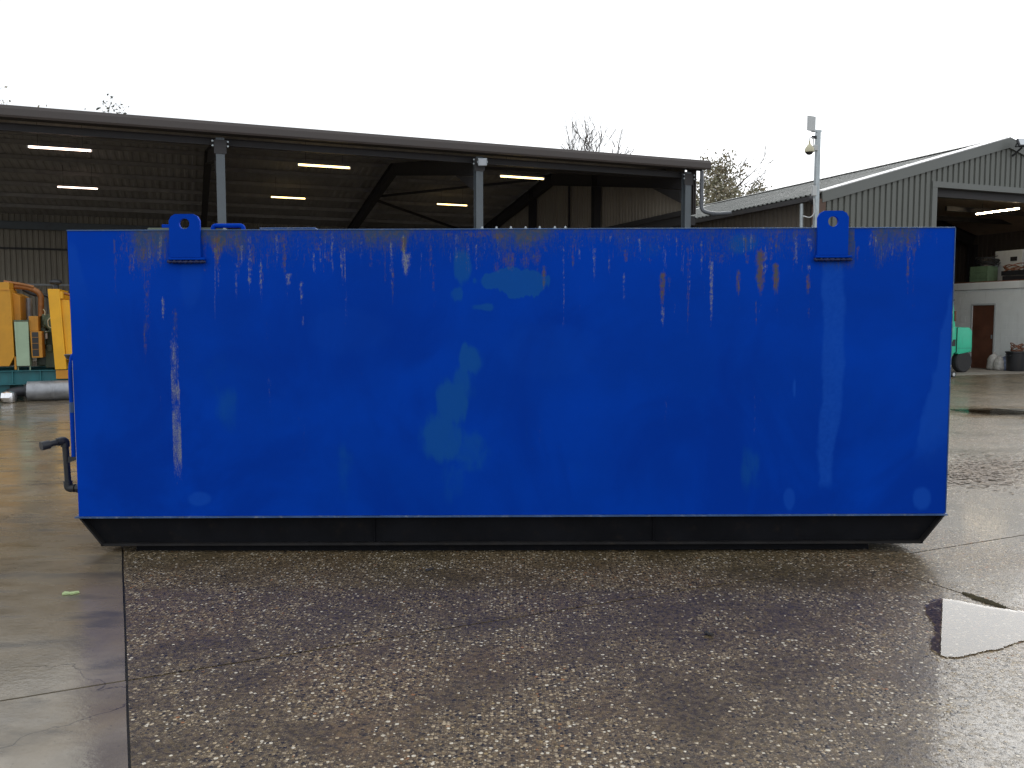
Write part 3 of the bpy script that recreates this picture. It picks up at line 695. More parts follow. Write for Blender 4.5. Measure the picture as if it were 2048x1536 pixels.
# downpipe at the right hand corner
g = MB(); g.tube(arc_pts([(12.28,-.22,5.60),(12.28,-.22,4.53),(12.5,-.5,4.42),(12.95,-.62,4.46)], .16, 7), .052, 12); dpp = g.build('downpipe', M['pipe_pl'], shed, smooth=True)
for z in (5.35, 4.75):
    g = MB(); g.tube([(12.28,-.22,z-.025),(12.28,-.22,z+.025)], .062, 12); g.build('pipe_clip', M['pipe_pl'], dpp)
g = MB(); g.tube([(12.46,-.455,4.44),(12.52,-.52,4.425)], .063, 12); g.build('pipe_collar', M['pipe_pl'], dpp)
# end cladding return by the corner column
sheet(-.12, .35, 4.45, 5.72, .1, .02, .03, .01, 1, lambda x, z, d: (12.16+d, x, z)).build('corner_flashing', M['fascia'], shed)
# end wall sheets (top part only; open below)
r = .35
while r < DD-.3:
    r1 = min(r+1.0, DD-.3)
    ty = lambda x: roof_z(x)+.10
    sheet(r, r1+.008, 4.5, ty, .2, .034, .07, .018, 1, lambda x, z, d: (12.08+d+.003*(int(r*2) % 2), x, z)).build('wall_sheet', M['shed_wall'], shed)
    r = r1
g = MB(); g.box(12.0, 12.07, .2, DD-.3, 4.46, 4.60); g.build('sheeting_rail', M['frame_dark'], shed)
MB().box(12.09, 12.5, .4, DD-.3, 4.22, 4.47).build('valley_gutter', M['frame_dark'], shed)
for r in (5.4, 10.9, 15.0): MB().ibeam((11.92, r, 0), (11.92, r, roof_z(r)-.1), .24, .22, .016, up=(0,1,0)).build('wind_post', M['frame_dark'], shed)
MB().beam((11.99, 7.65, 4.5), (11.99, 7.65, roof_z(7.65)), .06, .06, up=(0,1,0)).build('wind_post', M['frame_dark'], shed)
# roof bracing in the right bay
for a, b in (((6, 12.6), (11.9, 9.2)), ((6, 12.8), (11.9, 17.6)), ((11.9, .6), (6, 5.0))):
    MB().beam((a[0], a[1], roof_z(a[1])-.18), (b[0], b[1], roof_z(b[1])-.18), .10, .08).build('brace', M['frame_dark'], shed)
# back wall sheets and rails
wme_lo = sheet(0, 1.012, 0, 3.0, .2, .034, .07, .018, 1, lambda x, z, d: (x, DD+.1+d, z)).mesh('wall_sheet', M['shed_wall'])
wme_hi = sheet(0, 1.012, 3.02, 5.85, .2, .034, .07, .018, 1, lambda x, z, d: (x, DD+.06+d, z)).mesh('wall_sheet', paint('darker upper cladding', (.30,.27,.215), .6, var=.15, scale=.8))
for k in range(26):
    for me in (wme_lo, wme_hi):
        o = link('wall_sheet', me, shed); o.location = (S0+k, .003*(k % 2), 0)
for z in (3.0, 1.72, 4.4):
    MB().box(S0, S1-.4, DD-.06, DD+.03, z-.035, z+.035).build('sheeting_rail', M['rail'] if z < 4 else M['frame_dark'], shed)
for x in (-4.6, 1.4): MB().box(x-.03, x+.03, DD-.12, DD-.065, 3.0, EZ-.5).build('tie_post', M['rail'], shed)

# floodlight on the middle column
def floodlight(name, loc, rz, tilt, w, hh, label, body, lens, group=None):
    e = empty(name, loc, rz); e.rotation_euler = (tilt, 0, rz); tag(e, label, 'floodlight', group)
    MB().box(-w/2, w/2, -.02, .05, -hh/2, hh/2).build('housing', body, e, bevel=.012)
    MB().box(-w*.40, w*.40, -.028, -.0205, -hh*.40, hh*.40).build('lens', lens, e)
    g = MB(); g.box(-w/2-.02, -w/2-.004, -.01, .14, -.02, .02); g.box(w/2+.004, w/2+.02, -.01, .14, -.02, .02); g.box(-w/2-.02, w/2+.02, .14, .155, -.02, .02)
    g.build('bracket', body, e); return e
p = at(965, 324, 20.95)
floodlight('floodlight', p, AN-R(20), R(14), .22, .18, 'small grey square floodlight on the middle shed column', M['galv'], M['lens'])

# strip lights
def strip_light(c, d, tubem, label, group, L=1.5, rod=.4):
    e = empty('strip_light', c, math.atan2(d.y, d.x)); tag(e, label, 'strip light', group)
    g = MB(); g.box(-L/2, L/2, -.03, .03, .024, .06); g.build('fitting', M['frame_dark'], e)
    g = MB(); g.tube([(-L/2+.02, 0, 0), (L/2-.02, 0, 0)], .0225, 10); g.build('tube', tubem, e, smooth=True)
    for sx in (-1, 1):
        MB().box(sx*L/2-.012, sx*L/2+.012, -.024, .024, -.024, .0235).build('end_cap', M['white_pl'], e)
        if rod: MB().tube([(sx*L*.35, 0, .06), (sx*L*.35, 0, .06+rod)], .005, 5).build('hanger', M['frame_dark'], e)
    return e
rows = [((66,293),(175,302),'tube_a','front row pink white strip light nearest the left edge of the shed'),
        ((605,329),(692,336),'tube_b','front row yellow strip light between the two left shed columns'),
        ((1007,352),(1081,358),'tube_b','front row yellow strip light just right of the middle shed column'),
        ((114,373),(197,378),'tube_a','back row pink white strip light at the left of the shed'),
        ((541,393),(612,398),'tube_b','back row strip light right of the left shed column'),
        ((873,407),(935,412),'tube_b','back row yellow strip light just left of the middle shed column')]
for i, (a, b, tm, lab) in enumerate(rows):
    cx, cy = (a[0]+b[0])/2, (a[1]+b[1])/2
    # follow the sight line until it lies a hanger's length under the sheeting
    best = None
    for k in range(180):
        Y = 18.5+k*.1; q = at(cx, cy, Y); d = q-Vector((-6.43, 19.05, 0)); rr = d.dot(Wd)
        if rr > .5:
            gap = roof_z(rr)-q.z
            tgt = .50 if i < 3 else .62
            if best is None or abs(gap-tgt) < best[0]: best = (abs(gap-tgt), q, rr)
    q = best[1]; d = q-shed.location
    strip_light(q, U, M[tm], lab, 'strip lights under the shed roof', 1.22, max(.05, roof_z(best[2])+.02-q.z))

# ================================================================== BARN
G0 = Vector((8.17, 22.55, 0))
barn = empty('barn', G0, AN); tag(barn, 'grey green clad gabled barn with tall open doorway', 'barn')
BW, BE, BR, BL = 13.0, 4.90, 6.74, 26.0
def bz(s): return BE+(BR-BE)*(s/(BW/2) if s <= BW/2 else (BW-s)/(BW/2))
J0, J1, LZ = 3.76, 9.7, 5.26
s = 0.0; k = 0
while s < BW-.01:
    s1 = min(s+1.0, BW)
    for a, b in ((s, s1),):
        segs = []
        if b <= J0: segs = [(a, b, 0.0)]
        elif a >= J1: segs = [(a, b, 0.0)]
        else:
            if a < J0: segs.append((a, J0-.001, 0.0))
            segs.append((max(a, J0), min(b, J1), LZ+.02))
            if b > J1: segs.append((J1, b, 0.0))
        for x0, x1, z0 in segs:
            if x1-x0 < .02: continue
            sheet(x0, x1-.002, z0, lambda x: bz(x)-.02, .2, .042, .052, .012, 1, lambda x, z, d: (x, -d, z)).build('cladding_sheet', M['barn_clad'], barn)
    s = s1
# verge trims and white capping
for side in (0, 1):
    f = (lambda t: t) if side == 0 else (lambda t: BW-t)
    a, b = f(-.12), f(BW/2-.001)
    za, zb_ = bz(0)-.12*(BR-BE)/(BW/2), bz(BW/2)
    g = MB(); g.add([(a,-.09,za-.22),(b,-.09,zb_-.22),(b,-.09,zb_+.06),(a,-.09,za+.06),(a,-.048,za-.22),(b,-.048,zb_-.22),(b,-.048,zb_+.06),(a,-.048,za+.06)],
        [(0,1,2,3),(7,6,5,4),(0,4,5,1),(1,5,6,2),(2,6,7,3),(3,7,4,0)]); g.build('verge_trim', M['trim'], barn)
    g = MB(); g.add([(a,-.10,za+.062),(b,-.10,zb_+.062),(b,.10,zb_+.105),(a,.10,za+.105),(a,-.10,za+.086),(b,-.10,zb_+.086),(b,.10,zb_+.125),(a,.10,za+.125)],
        [(0,1,2,3),(7,6,5,4),(0,4,5,1),(1,5,6,2),(2,6,7,3),(3,7,4,0)]); g.build('verge_capping', M['verge_white'], barn)
# door opening trims
MB().box(J0-.09, J0+.09, -.066, .10, 0, LZ-.002).build('door_jamb', M['trim'], barn)
MB().box(J1-.09, J1+.09, -.066, .10, 0, LZ-.002).build('door_jamb', M['trim'], barn)
MB().box(J0-.10, J1+.10, -.072, .10, LZ, LZ+.16).build('lintel', M['trim'], barn)
MB().box(J0+.1, J1-.1, .12, .26, LZ-.22, LZ+.04).build('door_track', M['frame_dark'], barn)
# roof sheets
nb_ = 26
for side in (0, 1):
    for k in range(nb_):
        y0 = .02+k*1.0
        mt = M['rooflight'] if (side == 0 and k in (14, 19)) else M['barn_roof']
        if side == 0: fn = lambda x, r, d: (r, x, bz(r)+.03+d)
        else: fn = lambda x, r, d: (BW-r, x, bz(r)+.03+d)
        key = ('barn_roof_me', side, mt.name)
        sheet(y0, y0+.998, -.30, BW/2, .2, .034, .10, .02, 2, fn).build('roof_sheet', mt, barn)
MB().prism([(BW/2-.25,BR+.03),(BW/2,BR+.115),(BW/2+.25,BR+.03),(BW/2,BR+.09)], .0, BL).build('ridge_cap', M['barn_roof'], barn)
# dark ceiling lining under the right slope and left slope so that the inside reads brown
for side in (0, 1):
    for k in range(8):
        y0 = .3+k*3.2
        f = (lambda r: r) if side == 0 else (lambda r: BW-r)
        g = MB(); g.add([(f(.05),y0,bz(.05)-.05),(f(BW/2),y0,BR-.05),(f(BW/2),y0+3.19,BR-.05),(f(.05),y0+3.19,bz(.05)-.05)], [(0,1,2,3)]); g.build('ceiling_board', M['barn_in'], barn)
# side walls
for k in range(26):
    y0 = .05+k*1.0
    sheet(y0, y0+1.01, 0, BE-.02, .2, .034, .07, .018, 1, lambda x, z, d: (-d-.003*(k % 2), x, z)).build('side_sheet', M['barn_side'], barn)
    sheet(y0, y0+1.01, 0, BE-.02, .2, .034, .07, .018, 1, lambda x, z, d: (BW+d+.003*(k % 2), x, z)).build('side_sheet', M['barn_side'], barn)
for k in range(14):
    sheet(k*1.0, min(BW, k*1.0+1.01), 0, lambda x: bz(min(max(x, 0), BW))-.05, .2, .034, .07, .018, 1, lambda x, z, d: (x, BL+d+.003*(k % 2), z)).build('rear_sheet', M['barn_in'], barn)
MB().box(-.24, .0, -.075, .17, 0, BE-.16).build('corner_post', paint('brown rusty corner post', (.135,.075,.05), .6, var=.3, scale=2), barn)
g = MB(); g.tube([(-.42, .35, .2), (-.42, .35, BE-.25)], .05, 10); g.build('downpipe', M['galv'], barn, smooth=True)
g = MB(); g.box(-.44, -.30, .02, BL, BE-.22, BE-.10); g.build('gutter', M['frame_dark'], barn)
g = MB(); g.lathe([(.10,-.05),(.14,0),(.14,.06),(.0,.07)], c=(-.33,-.05,BE-.18), n=14, axis='y'); g.build('gutter_end', M['black_pl'], barn, smooth=True)
# portal frames
for y in (.35, 6.4, 12.5, 18.6):
    for side in (0, 1):
        f = (lambda r: r) if side == 0 else (lambda r: BW-r)
        g = MB(); g.ibeam((f(.2), y, bz(.2)-.33), (f(BW/2-.01), y, BR-.33), .2, .42, .02); g.build('rafter', M['frame_dark'], barn)
        MB().ibeam((f(.25), y, 0), (f(.25), y, BE-.4), .2, .3, .02, up=(0,1,0)).build('stanchion', M['frame_dark'], barn)
for y in (2.4, 4.4, 8.4, 10.4, 14.4): MB().box(6.9, 13.2, y-.04, y+.04, 5.05, 5.2).build('tie_beam', M['frame_dark'], barn)
MB().box(7.0, 13.3, 9.5, 9.6, 2.9, 5.0).build('dark_partition', paint('dark partition', (.05,.045,.04), .8), barn)
MB().box(.1, BW-.1, .15, BL-.1, -.006, .012).build('barn_floor', paint('dusty barn floor', (.30,.27,.23), .6, var=.15, scale=1.5, streak=False), barn)

# floodlight on the gable
fl = G0 + U*6.66 + Wd*(-.42); 
floodlight('floodlight', (fl.x, fl.y, 6.62), AN+R(-28), R(-38), .36, .30, 'black floodlight on a bracket below the barn gable peak', M['black_pl'], M['lens'])
arm = MB(); arm.beam((6.66, -.05, 6.3), (6.66, -.36, 6.5), .04, .04); arm.build('light_arm', M['black_pl'], barn)

# block office inside the barn
off = empty('block_office', G0 + U*8.72, AN); tag(off, 'white painted blockwork office inside the barn doorway', 'office')
OD0, OD1, DHt, OZ = 2.02, 2.84, 2.12, 2.83
def wallbox(y0, y1, z0, z1, nm='wall', m='white_block', x0=0, x1=.12): return MB().box(x0, x1, y0, y1, z0, z1).build(nm, M[m], off)
# courses of blocks, each its own piece around the door
bk = {}
row_h = .215; nrow = 12
for rw in range(nrow):
    z0 = rw*row_h; z1 = min(z0+row_h, 2.58)
    y = -.2-(.22 if rw % 2 else 0)
    while y < 6.0:
        a, b = max(y, -.2), min(y+.44, 6.0)
        for c0, c1 in ([(a, b)] if z0 >= DHt-.02 else [(a, min(b, OD0-.06)), (max(a, OD1+.06), b)]):
            if c1-c0 > .04:
                key = (round(c1-c0, 3), round(z1-z0, 3))
                if key not in bk: bk[key] = MB().box(0, .12, .003, key[0]-.003, .003, key[1]-.003).mesh('block', M['white_block'], bevel=.004)
                o = link('block', bk[key], off); o.location = (random.uniform(-.001,.001), c0, z0+.012)
        y += .44
MB().box(.02, .10, -.2, 6.0, .012, OD1*0+2.57).build('mortar', M['white_block'], off) if False else None
MB().box(.006, .10, -.2, OD0-.058, .012, 2.59).build('mortar_bed', M['white_block'], off)
MB().box(.006, .10, OD1+.058, 6.0, .012, 2.59).build('mortar_bed', M['white_block'], off)
MB().box(.0055, .10, OD0-.058, OD1+.058, DHt+.02, 2.59).build('mortar_bed', M['white_block'], off)
MB().box(-.03, .16, -.22, 6.02, 2.60, OZ).build('fascia_board', M['white_block'], off, bevel=.006)
dr = MB().box(.02, .065, OD0, OD1, .02, DHt-.04).build('door', M['door_brown'], off)
MB().box(-.012, .018, OD0+.05, OD0+.09, 1.0, 1.12).build('door_handle', M['galv'], dr)
for a, b, z0, z1 in ((OD0-.055, OD0-.003, .012, DHt+.018), (OD1+.003, OD1+.055, .012, DHt+.018)): MB().box(-.015, .1, a, b, z0, z1).build('door_frame', M['white_pl'], off)
MB().box(-.015, .1, OD0-.002, OD1+.002, DHt-.035, DHt+.018).build('door_frame', M['white_pl'], off)
MB().box(.0, 4.6, -.21, 6.0, OZ, OZ+.03).build('loft_floor', M['rust'], off)
def bp(s, r, z=0): q = G0 + U*s + Wd*r; return Vector((q.x, q.y, z))
LF = OZ+.032
# things on the loft
e = empty('crate', bp(9.05, 2.75, LF), AN+R(8)); tag(e, 'faded green crate on the loft above the brown door', 'crate')
g = MB(); g.box(-.28,.28,-.3,.3,0,.04); g.box(-.28,-.25,-.3,.3,.04,.5); g.box(.25,.28,-.3,.3,.04,.5); g.box(-.25,.25,-.3,-.27,.04,.5); g.box(-.25,.25,.27,.3,.04,.5); g.build('body', M['crate_green'], e, bevel=.006)
for z in (.12, .30): MB().box(-.297, -.281, -.3, .3, z, z+.05).build('rail', M['crate_green'], e)
def coil(name, loc, label, m, rad, turns, seed, sq=1.0):
    rs = random.Random(seed); g = MB(); pts = []
    for k in range(turns*16):
        a = 2*math.pi*k/16; rr_ = rad*(1+.18*math.sin(k*.37+seed)+.1*rs.uniform(-1, 1))
        pts.append((rr_*math.cos(a), rr_*math.sin(a)*.8, .03+.30*sq*k/(turns*16)+.06*math.sin(a*1.5+k*.05)))
    g.tube(pts, .016, 6); o = g.build(name, m, None, smooth=True); o.location = loc; return tag(o, label, 'cable')
coil('cable_coil', bp(9.15, 2.75, LF+.46), 'tangled black cable coil heaped on the green crate', M['black_pl'], .34, 7, 3)
coil('hose_coil', bp(9.3, 1.9, LF+.30), 'loose rusty brown hose heaped on the black beams', M['rust'], .3, 4, 9, .6)
for i, (zz, rr_, lab) in enumerate(((.0, .9, 'lower black steel box beam lying on the loft edge'), (.17, 1.0, 'upper black steel box beam lying on the loft edge'))):
    g = MB(); g.box(-.12-.0*i, .12, -1.2, 1.1, 0, .15); o = g.build('steel_beam', M['black_pl'], None, bevel=.01); o.location = bp(9.1+.06*i, rr_, LF+zz); o.rotation_euler = (0, 0, AN); tag(o, lab, 'beam', 'beams on the loft')
e = empty('cabinet', bp(9.9, 2.35, LF), AN); tag(e, 'white cabinet with a dark vent at the back of the loft', 'cabinet')
MB().box(-.3, .3, -.55, .45, 0, 1.02).build('case', M['white_pl'], e, bevel=.008)
MB().box(-.312, -.301, -.36, -.12, .66, .80).build('vent', M['dark_glass'], e)
# ground items against the office
e = empty('rubbish_bin', bp(8.42, .95, .013), AN); tag(e, 'black plastic dustbin standing against the white office wall', 'bin')
g = MB(); g.lathe([(.0,.0),(.235,.0),(.25,.03),(.28,.6),(.285,.6),(.275,.58),(.24,.05),(0,.04)], n=24); g.build('body', M['black_pl'], e, smooth=True)
g = MB(); g.lathe([(.283,.56),(.305,.575),(.305,.61),(.286,.615)], n=24); g.build('rim', M['black_pl'], e, smooth=True)
for sx in (-1, 1): MB().tube(arc_pts([(sx*.28,-.06,.5),(sx*.34,-.06,.47),(sx*.34,.06,.47),(sx*.28,.06,.5)], .03, 4), .011, 6).build('handle', M['black_pl'], e, smooth=True)
coil('scrap_cable', bp(8.42, .95, .53), 'scrap cable offcuts poking out of the black dustbin', M['rust'], .17, 5, 21, 1.0)
def sack(loc, m, label, r, hh, seed):
    rs = random.Random(seed); prof = [(.0,0),(.8,.0),(1.0,.12),(1.02,.35),(.9,.6),(.6,.8),(.22,.9),(.12,.93),(.24,1.0),(.0,.98)]
    g = MB(); g.lathe([(a*r, b*hh) for a, b in prof], n=18)
    g.v = [(x*(1+.22*noise.noise(Vector((x*7, y*7, z*7+seed)))), y*(1+.22*noise.noise(Vector((x*7+4, y*7, z*7+seed)))), z*(1+.1*noise.noise(Vector((x*5, y*5, seed))))) for x, y, z in g.v]
    o = g.build('rubbish_sack', m, None, smooth='full'); o.location = loc; return tag(o, label, 'sack', 'sacks beside the dustbin')
sack(bp(8.45, 1.75, .013), M['bag'], 'pale tied rubbish sack nearest the brown door', .20, .55, 2)
sack(bp(8.35, 1.45, .013), M['bag'], 'slumped pale sack in the middle of the sacks by the bin', .18, .46, 5)
sack(bp(8.48, 1.33, .013), M['bag_blue'], 'blue printed sack touching the black dustbin', .17, .50, 8)
e = empty('shovel', bp(8.62, .28, .013), AN); e.rotation_euler = (0, R(7), AN); tag(e, 'grey long handled shovel leaning on the white office wall', 'shovel')
g = MB(); g.tube([(0,0,.28),(0,0,1.0)], .017, 8); g.build('shaft', M['galv'], e, smooth=True)
g = MB(); g.tube(arc_pts([(0,-.06,1.12),(0,-.05,1.02),(0,.05,1.02),(0,.06,1.12),(0,-.06,1.12)], .02, 3), .013, 6); g.build('grip', M['black_pl'], e, smooth=True)
g = MB(); g.prism([(-.12,.0),(.12,.0),(.13,.26),(.03,.32),(-.03,.32),(-.13,.26)], -.006, .006)
g.v = [(y+.25*x*x, x, z) for x, y, z in g.v]; g.build('blade', M['galv'], e)
# strip light in the barn
q0, q1 = at(1958, 427, 27.2), at(2034, 418, 26.0)
strip_light((q0+q1)/2, q0-q1, M['tube_c'], 'yellow strip light hanging inside the barn doorway', 'strip lights in the barn', 1.5, .5)

# ================================================================== MAST WITH CAMERA
my = 20.9; mb = at(1631, 459, my); mt_ = at(1633, 262, my)
mast = empty('camera_mast', (mb.x, my, 0), R(12)); tag(mast, 'slim galvanised square post carrying a camera beside the barn corner', 'post')
MB().box(-.065,.065,-.065,.065,.0, 3.9).build('lower_post', M['galv'], mast, bevel=.008)
MB().box(-.052,.052,-.052,.052,3.9, mt_.z-.03).build('upper_post', M['galv'], mast, bevel=.008)
MB().box(-.17,.085,-.03,.03, mt_.z-.028, mt_.z+.022).build('cross_arm', M['galv'], mast)
MB().box(-.17,-.06,-.12,-.055, at(1,383,my).z-.12, at(1,383,my).z+.12).build('junction_box', M['white_pl'], mast, bevel=.012)
MB().tube(arc_pts([(-.12,-.09,at(1,398,my).z),(-.10,-.10,4.15),(-.2,-.08,4.05),(-.35,0,4.1)], .06, 4), .012, 6).build('cable', M['white_pl'], mast, smooth=True)
MB().box(-.16,-.056,-.02,.02,5.95,6.02).build('bracket', M['black_pl'], mast)
a = empty('antenna_panel', (mb.x-.20, my-.10, mt_.z+.14), R(28)); tag(a, 'flat white antenna panel on top of the camera post', 'antenna')
MB().box(-.125,.125,-.025,.025,-.16,.19).build('panel', M['white_pl'], a, bevel=.01)
MB().box(-.03,.12,.025,.07,-.10,.04).build('back_bracket', M['galv'], a)
cz = at(1, 300, my).z
ca = empty('security_camera', (at(1616, 300, my).x, my-.10, cz), 0); tag(ca, 'cream dome security camera hanging from the camera post', 'camera')
MB().lathe([(.02,.20),(.028,.12),(.06,.09),(.105,.02),(.115,-.06),(.112,-.07),(.0,-.07)], n=20).build('housing', M['cream_pl'], ca, smooth=True)
MB().lathe([(.088,-.0705),(.085,-.09),(.055,-.125),(.0,-.14)], n=18).build('dome', M['dark_glass'], ca, smooth=True)
MB().tube(arc_pts([(0,0,.19),(0,0,.27),(.10,.05,.29),(.13,.06,.06)], .07, 5), .014, 8).build('arm', M['white_pl'], ca, smooth=True)
MB().box(.09,.21,.0,.10,-.03,.10).build('mount_box', M['white_pl'], ca, bevel=.012)

# ================================================================== FORKLIFT
fk = empty('forklift', bp(6.55, 1.5, .013), AN); tag(fk, 'bright green forklift truck parked in the barn doorway', 'forklift')
# local: x along the truck, rear end at x = 0, front toward -x; y across (near side y = -.55)
def side(poly, y0, y1, nm, m, bev=.02): return MB().prism(poly, y0, y1).build(nm, m, fk, smooth=True, bevel=bev)
side([(-.02,.62),(.0,.75),(-.02,1.25),(-.12,1.36),(-.62,1.37),(-.62,.60),(-.55,.55)], -.56, .56, 'counterweight', M['teal'], .035)
side([(-.625,1.37),(-1.5,1.37),(-1.5,.55),(-2.3,.55),(-2.3,.26),(-1.0,.26),(-.86,.34),(-.72,.58),(-.625,.62)], -.54, .54, 'body', M['teal'], .02)
MB().prism([(-.86,.80),(-.66,.80),(-.66,1.0),(-.76,1.0)], -.5435, -.5405).build('side_vent', M['black_pl'], fk)
MB().box(-.628,-.618,-.5625,.5625,.62,1.36).build('panel_gap', M['black_pl'], fk)
MB().box(-.60,-.0,-.562,.562,.735,.742).build('bumper_line', M['black_pl'], fk)
for y in (-.48, .48):
    g = MB(); g.prism([(-.84,1.372),(-.66,1.372),(-.70,1.62),(-.78,2.15),(-.88,2.15)], y-.03, y+.03); g.build('guard_post', M['teal'], fk)
    g = MB(); g.beam((-2.15, y, .55), (-1.95, y, 2.15), .06, .08); g.build('guard_post', M['teal'], fk)
MB().box(-2.05,-.75,-.52,.52,2.151,2.2).build('guard_roof', M['black_pl'], fk)
MB().box(-.72,-.66,-.53,-.50,1.55,1.85).build('tail_lamp', M['rust'], fk)
st = MB().box(-1.4,-.9,-.25,.25,1.372,1.47).build('seat', M['black_pl'], fk, bevel=.03)
MB().box(-.98,-.88,-.25,.25,1.471,1.9).build('backrest', M['black_pl'], st, bevel=.03)
def wheel(x, y, r, w):
    g = MB(); g.lathe([(r*.62,-w/2),(r*.9,-w/2),(r,-w/2+.03),(r,w/2-.03),(r*.9,w/2),(r*.62,w/2)], c=(x,y,r+.002), n=28, axis='y'); t = g.build('wheel', M['rubber'], fk, smooth=True)
    g = MB(); g.lathe([(.0,-w*.28),(r*.18,-w*.30),(r*.2,-w*.2),(r*.5,-w*.2),(r*.60,-w*.42),(r*.618,-w*.42),(r*.618,w*.4),(0,w*.4)], c=(x,y,r+.002), n=24, axis='y'); g.build('rim', M['frame'], t, smooth=True)
for y in (-.44, .44): wheel(-.28, y, .325, .22)
for y in (-.46, .46): wheel(-2.0, y, .38, .26)
for y in (-.3, .3): MB().box(-2.55,-2.45,y-.06,y+.06,.1,2.4).build('mast_rail', M['black_pl'], fk)
for y in (-.25, .25): MB().box(-3.6,-2.56,y-.06,y+.06,.06,.10).build('fork', M['black_pl'], fk)
# small jockey wheel on the ground
cw = at(1906, 752, 23.6)
jw = empty('trolley_wheel', (cw.x, 23.6, .085), AN); tag(jw, 'small black trolley wheel with pale hub left of the forklift tyre', 'wheel')
MB().lathe([(.05,-.03),(.08,-.03),(.085,-.02),(.085,.02),(.08,.03),(.05,.03)], n=20, axis='y').build('tyre', M['rubber'], jw, smooth=True)
MB().lathe([(0,-.035),(.049,-.032),(.049,.03),(0,.03)], n=16, axis='y').build('hub', M['white_pl'], jw, smooth=True)
MB().beam((-.3,0,.05),(0,.0,.0),.03,.03).build('axle_arm', M['galv'], jw)

# ================================================================== GENERATOR at left
gp = gnd(70, 801); GEN_Y = gp.y
gs = empty('generator_set', (gp.x-.10, gp.y+.42, 0), AN); tag(gs, 'large yellow diesel generator on a dark teal skid', 'generator')
def A_(pxl): return (pxl-70)/116.0
def Z_(py): return CAM_H-(py-643)/101.5
# skid
for y in (-.35, 1.2):
    g = MB(); g.box(A_(-260), A_(200), y, y+.02, Z_(768)+.015, Z_(740)-.015); g.box(A_(-260), A_(200), y-.06, y+.08, Z_(740)-.0145, Z_(740)); g.box(A_(-260), A_(200), y-.06, y+.08, Z_(768), Z_(768)+.0145); sk = g.build('skid_beam', M['teal_dark'], gs)
    for xx in (20, 76): MB().box(A_(xx)-.008, A_(xx)+.008, y-.055, y-.001, Z_(768)+.016, Z_(740)-.016).build('stiffener', M['teal_dark'], sk)
g = MB(); g.box(A_(-260), A_(12), -.30, 1.2, .06, Z_(768)-.002); g.build('lower_skid', M['teal_dark'], gs)
for xx in (-230, -120, 6, 190): MB().box(A_(xx)-.06, A_(xx)+.06, -.2, 1.1, 0, Z_(768)-.003 if xx > 100 else .058).build('foot', M['teal_dark'], gs)
zs0 = Z_(740)
def hood(pts, y0, y1, nm, m, bev=.01): return MB().prism([(A_(a), Z_(b)) for a, b in pts], y0, y1).build(nm, m, gs, bevel=bev)
rad1 = hood([(-140,566),(21,566),(21,580),(23,580),(25,712),(14,731),(-140,731)], -.40, .3, 'alternator_hood', M['yellow_shaded'])
MB().box(A_(-140), A_(22.5), -.412, -.401, Z_(582), Z_(580)).build('hood_seam', M['ochre'], rad1)
for k in range(9): MB().lathe([(.008,0),(.008,-.006),(0,-.008)], c=(A_(19), -.401, Z_(592+k*14)), n=6, axis='y').build('rivet', M['ochre'], rad1)
hood([(23,585),(38,592),(38,716),(26,716)], -.2, .9, 'hood_side', M['ochre'])  # shaded side of the yellow hood, the shade painted in as darker ochre
hood([(24,712),(28,712),(28,738),(24,738)], -.36, -.3, 'hood_leg', M['ochre'], 0)
sc_ = hood([(27,643),(55,643),(55,731),(29,731)], -.38, -.05, 'sage_cabinet', M['sage'], .006)
MB().box(A_(27)-.005, A_(56), -.385, -.04, Z_(642), Z_(640)).build('cabinet_lid', M['engine_green'], sc_)
for xx in (30, 54): MB().box(A_(xx)-.01, A_(xx)+.01, -.3, -.27, zs0, Z_(731.5)).build('cabinet_leg', M['sage'], sc_)
hood([(55,632),(74,632),(74,662),(56,662)], -.30, .1, 'junction_box', M['ochre'], .006)
cp = hood([(57,662.5),(81,662.5),(81,715),(59,715)], -.34, .1, 'control_panel', M['ochre'], .006)
MB().box(A_(61), A_(74), -.346, -.341, Z_(712), Z_(664)).build('screen', M['dark_glass'], cp)
for k in range(3): MB().box(A_(61), A_(74), -.35, -.3465, Z_(674+k*12)-.006, Z_(674+k*12)).build('louvre', M['ochre'], cp)
# engine block and pipes
eng = hood([(60,630),(112,628),(112,735),(60,735)], .15, 1.0, 'engine_block', M['engine_green'], .03)
for k, (x0, y0, x1, y1, d) in enumerate(((78,628,104,655,-.05),(84,690,96,705,.0),(80,700,106,738,.05),(74,655,84,690,-.0))):
    MB().box(A_(x0), A_(x1), d, .149, Z_(y1), Z_(y0)).build('engine_casing', M['engine_green'], eng, bevel=.015)
g = MB(); g.lathe([(0,-.02),(.10,-.02),(.13,.02),(.13,.2)], c=(A_(93), -.06, Z_(645)), n=18, axis='y'); g.build('pulley', M['engine_green'], eng, smooth=True)
for pts, r_, m in ((((100,632),(90,641),(92,655),(104,656)), .012, 'cream_pl'), (((80,668),(92,662),(106,664)), .014, 'engine_green'), (((82,618),(86,622),(85,630)), .01, 'cream_pl'), (((84,648),(96,660),(108,660)), .02, 'engine_green')):
    MB().tube(arc_pts([(A_(a), -.10, Z_(b)) for a, b in pts], .04, 4), r_, 7).build('fuel_pipe', M[m], eng, smooth=True)
MB().tube([(A_(86),-.08,Z_(678)),(A_(86),-.08,Z_(662))], .022, 8).build('filter', M['white_pl'], eng, smooth=True)
g = MB(); g.tube(arc_pts([(A_(22),.1,Z_(572)),(A_(50),.1,Z_(573)),(A_(76),.1,Z_(585)),(A_(74),.1,Z_(632))], .25, 8), .055, 12); g.build('exhaust_pipe', M['copper'], gs, smooth=True)
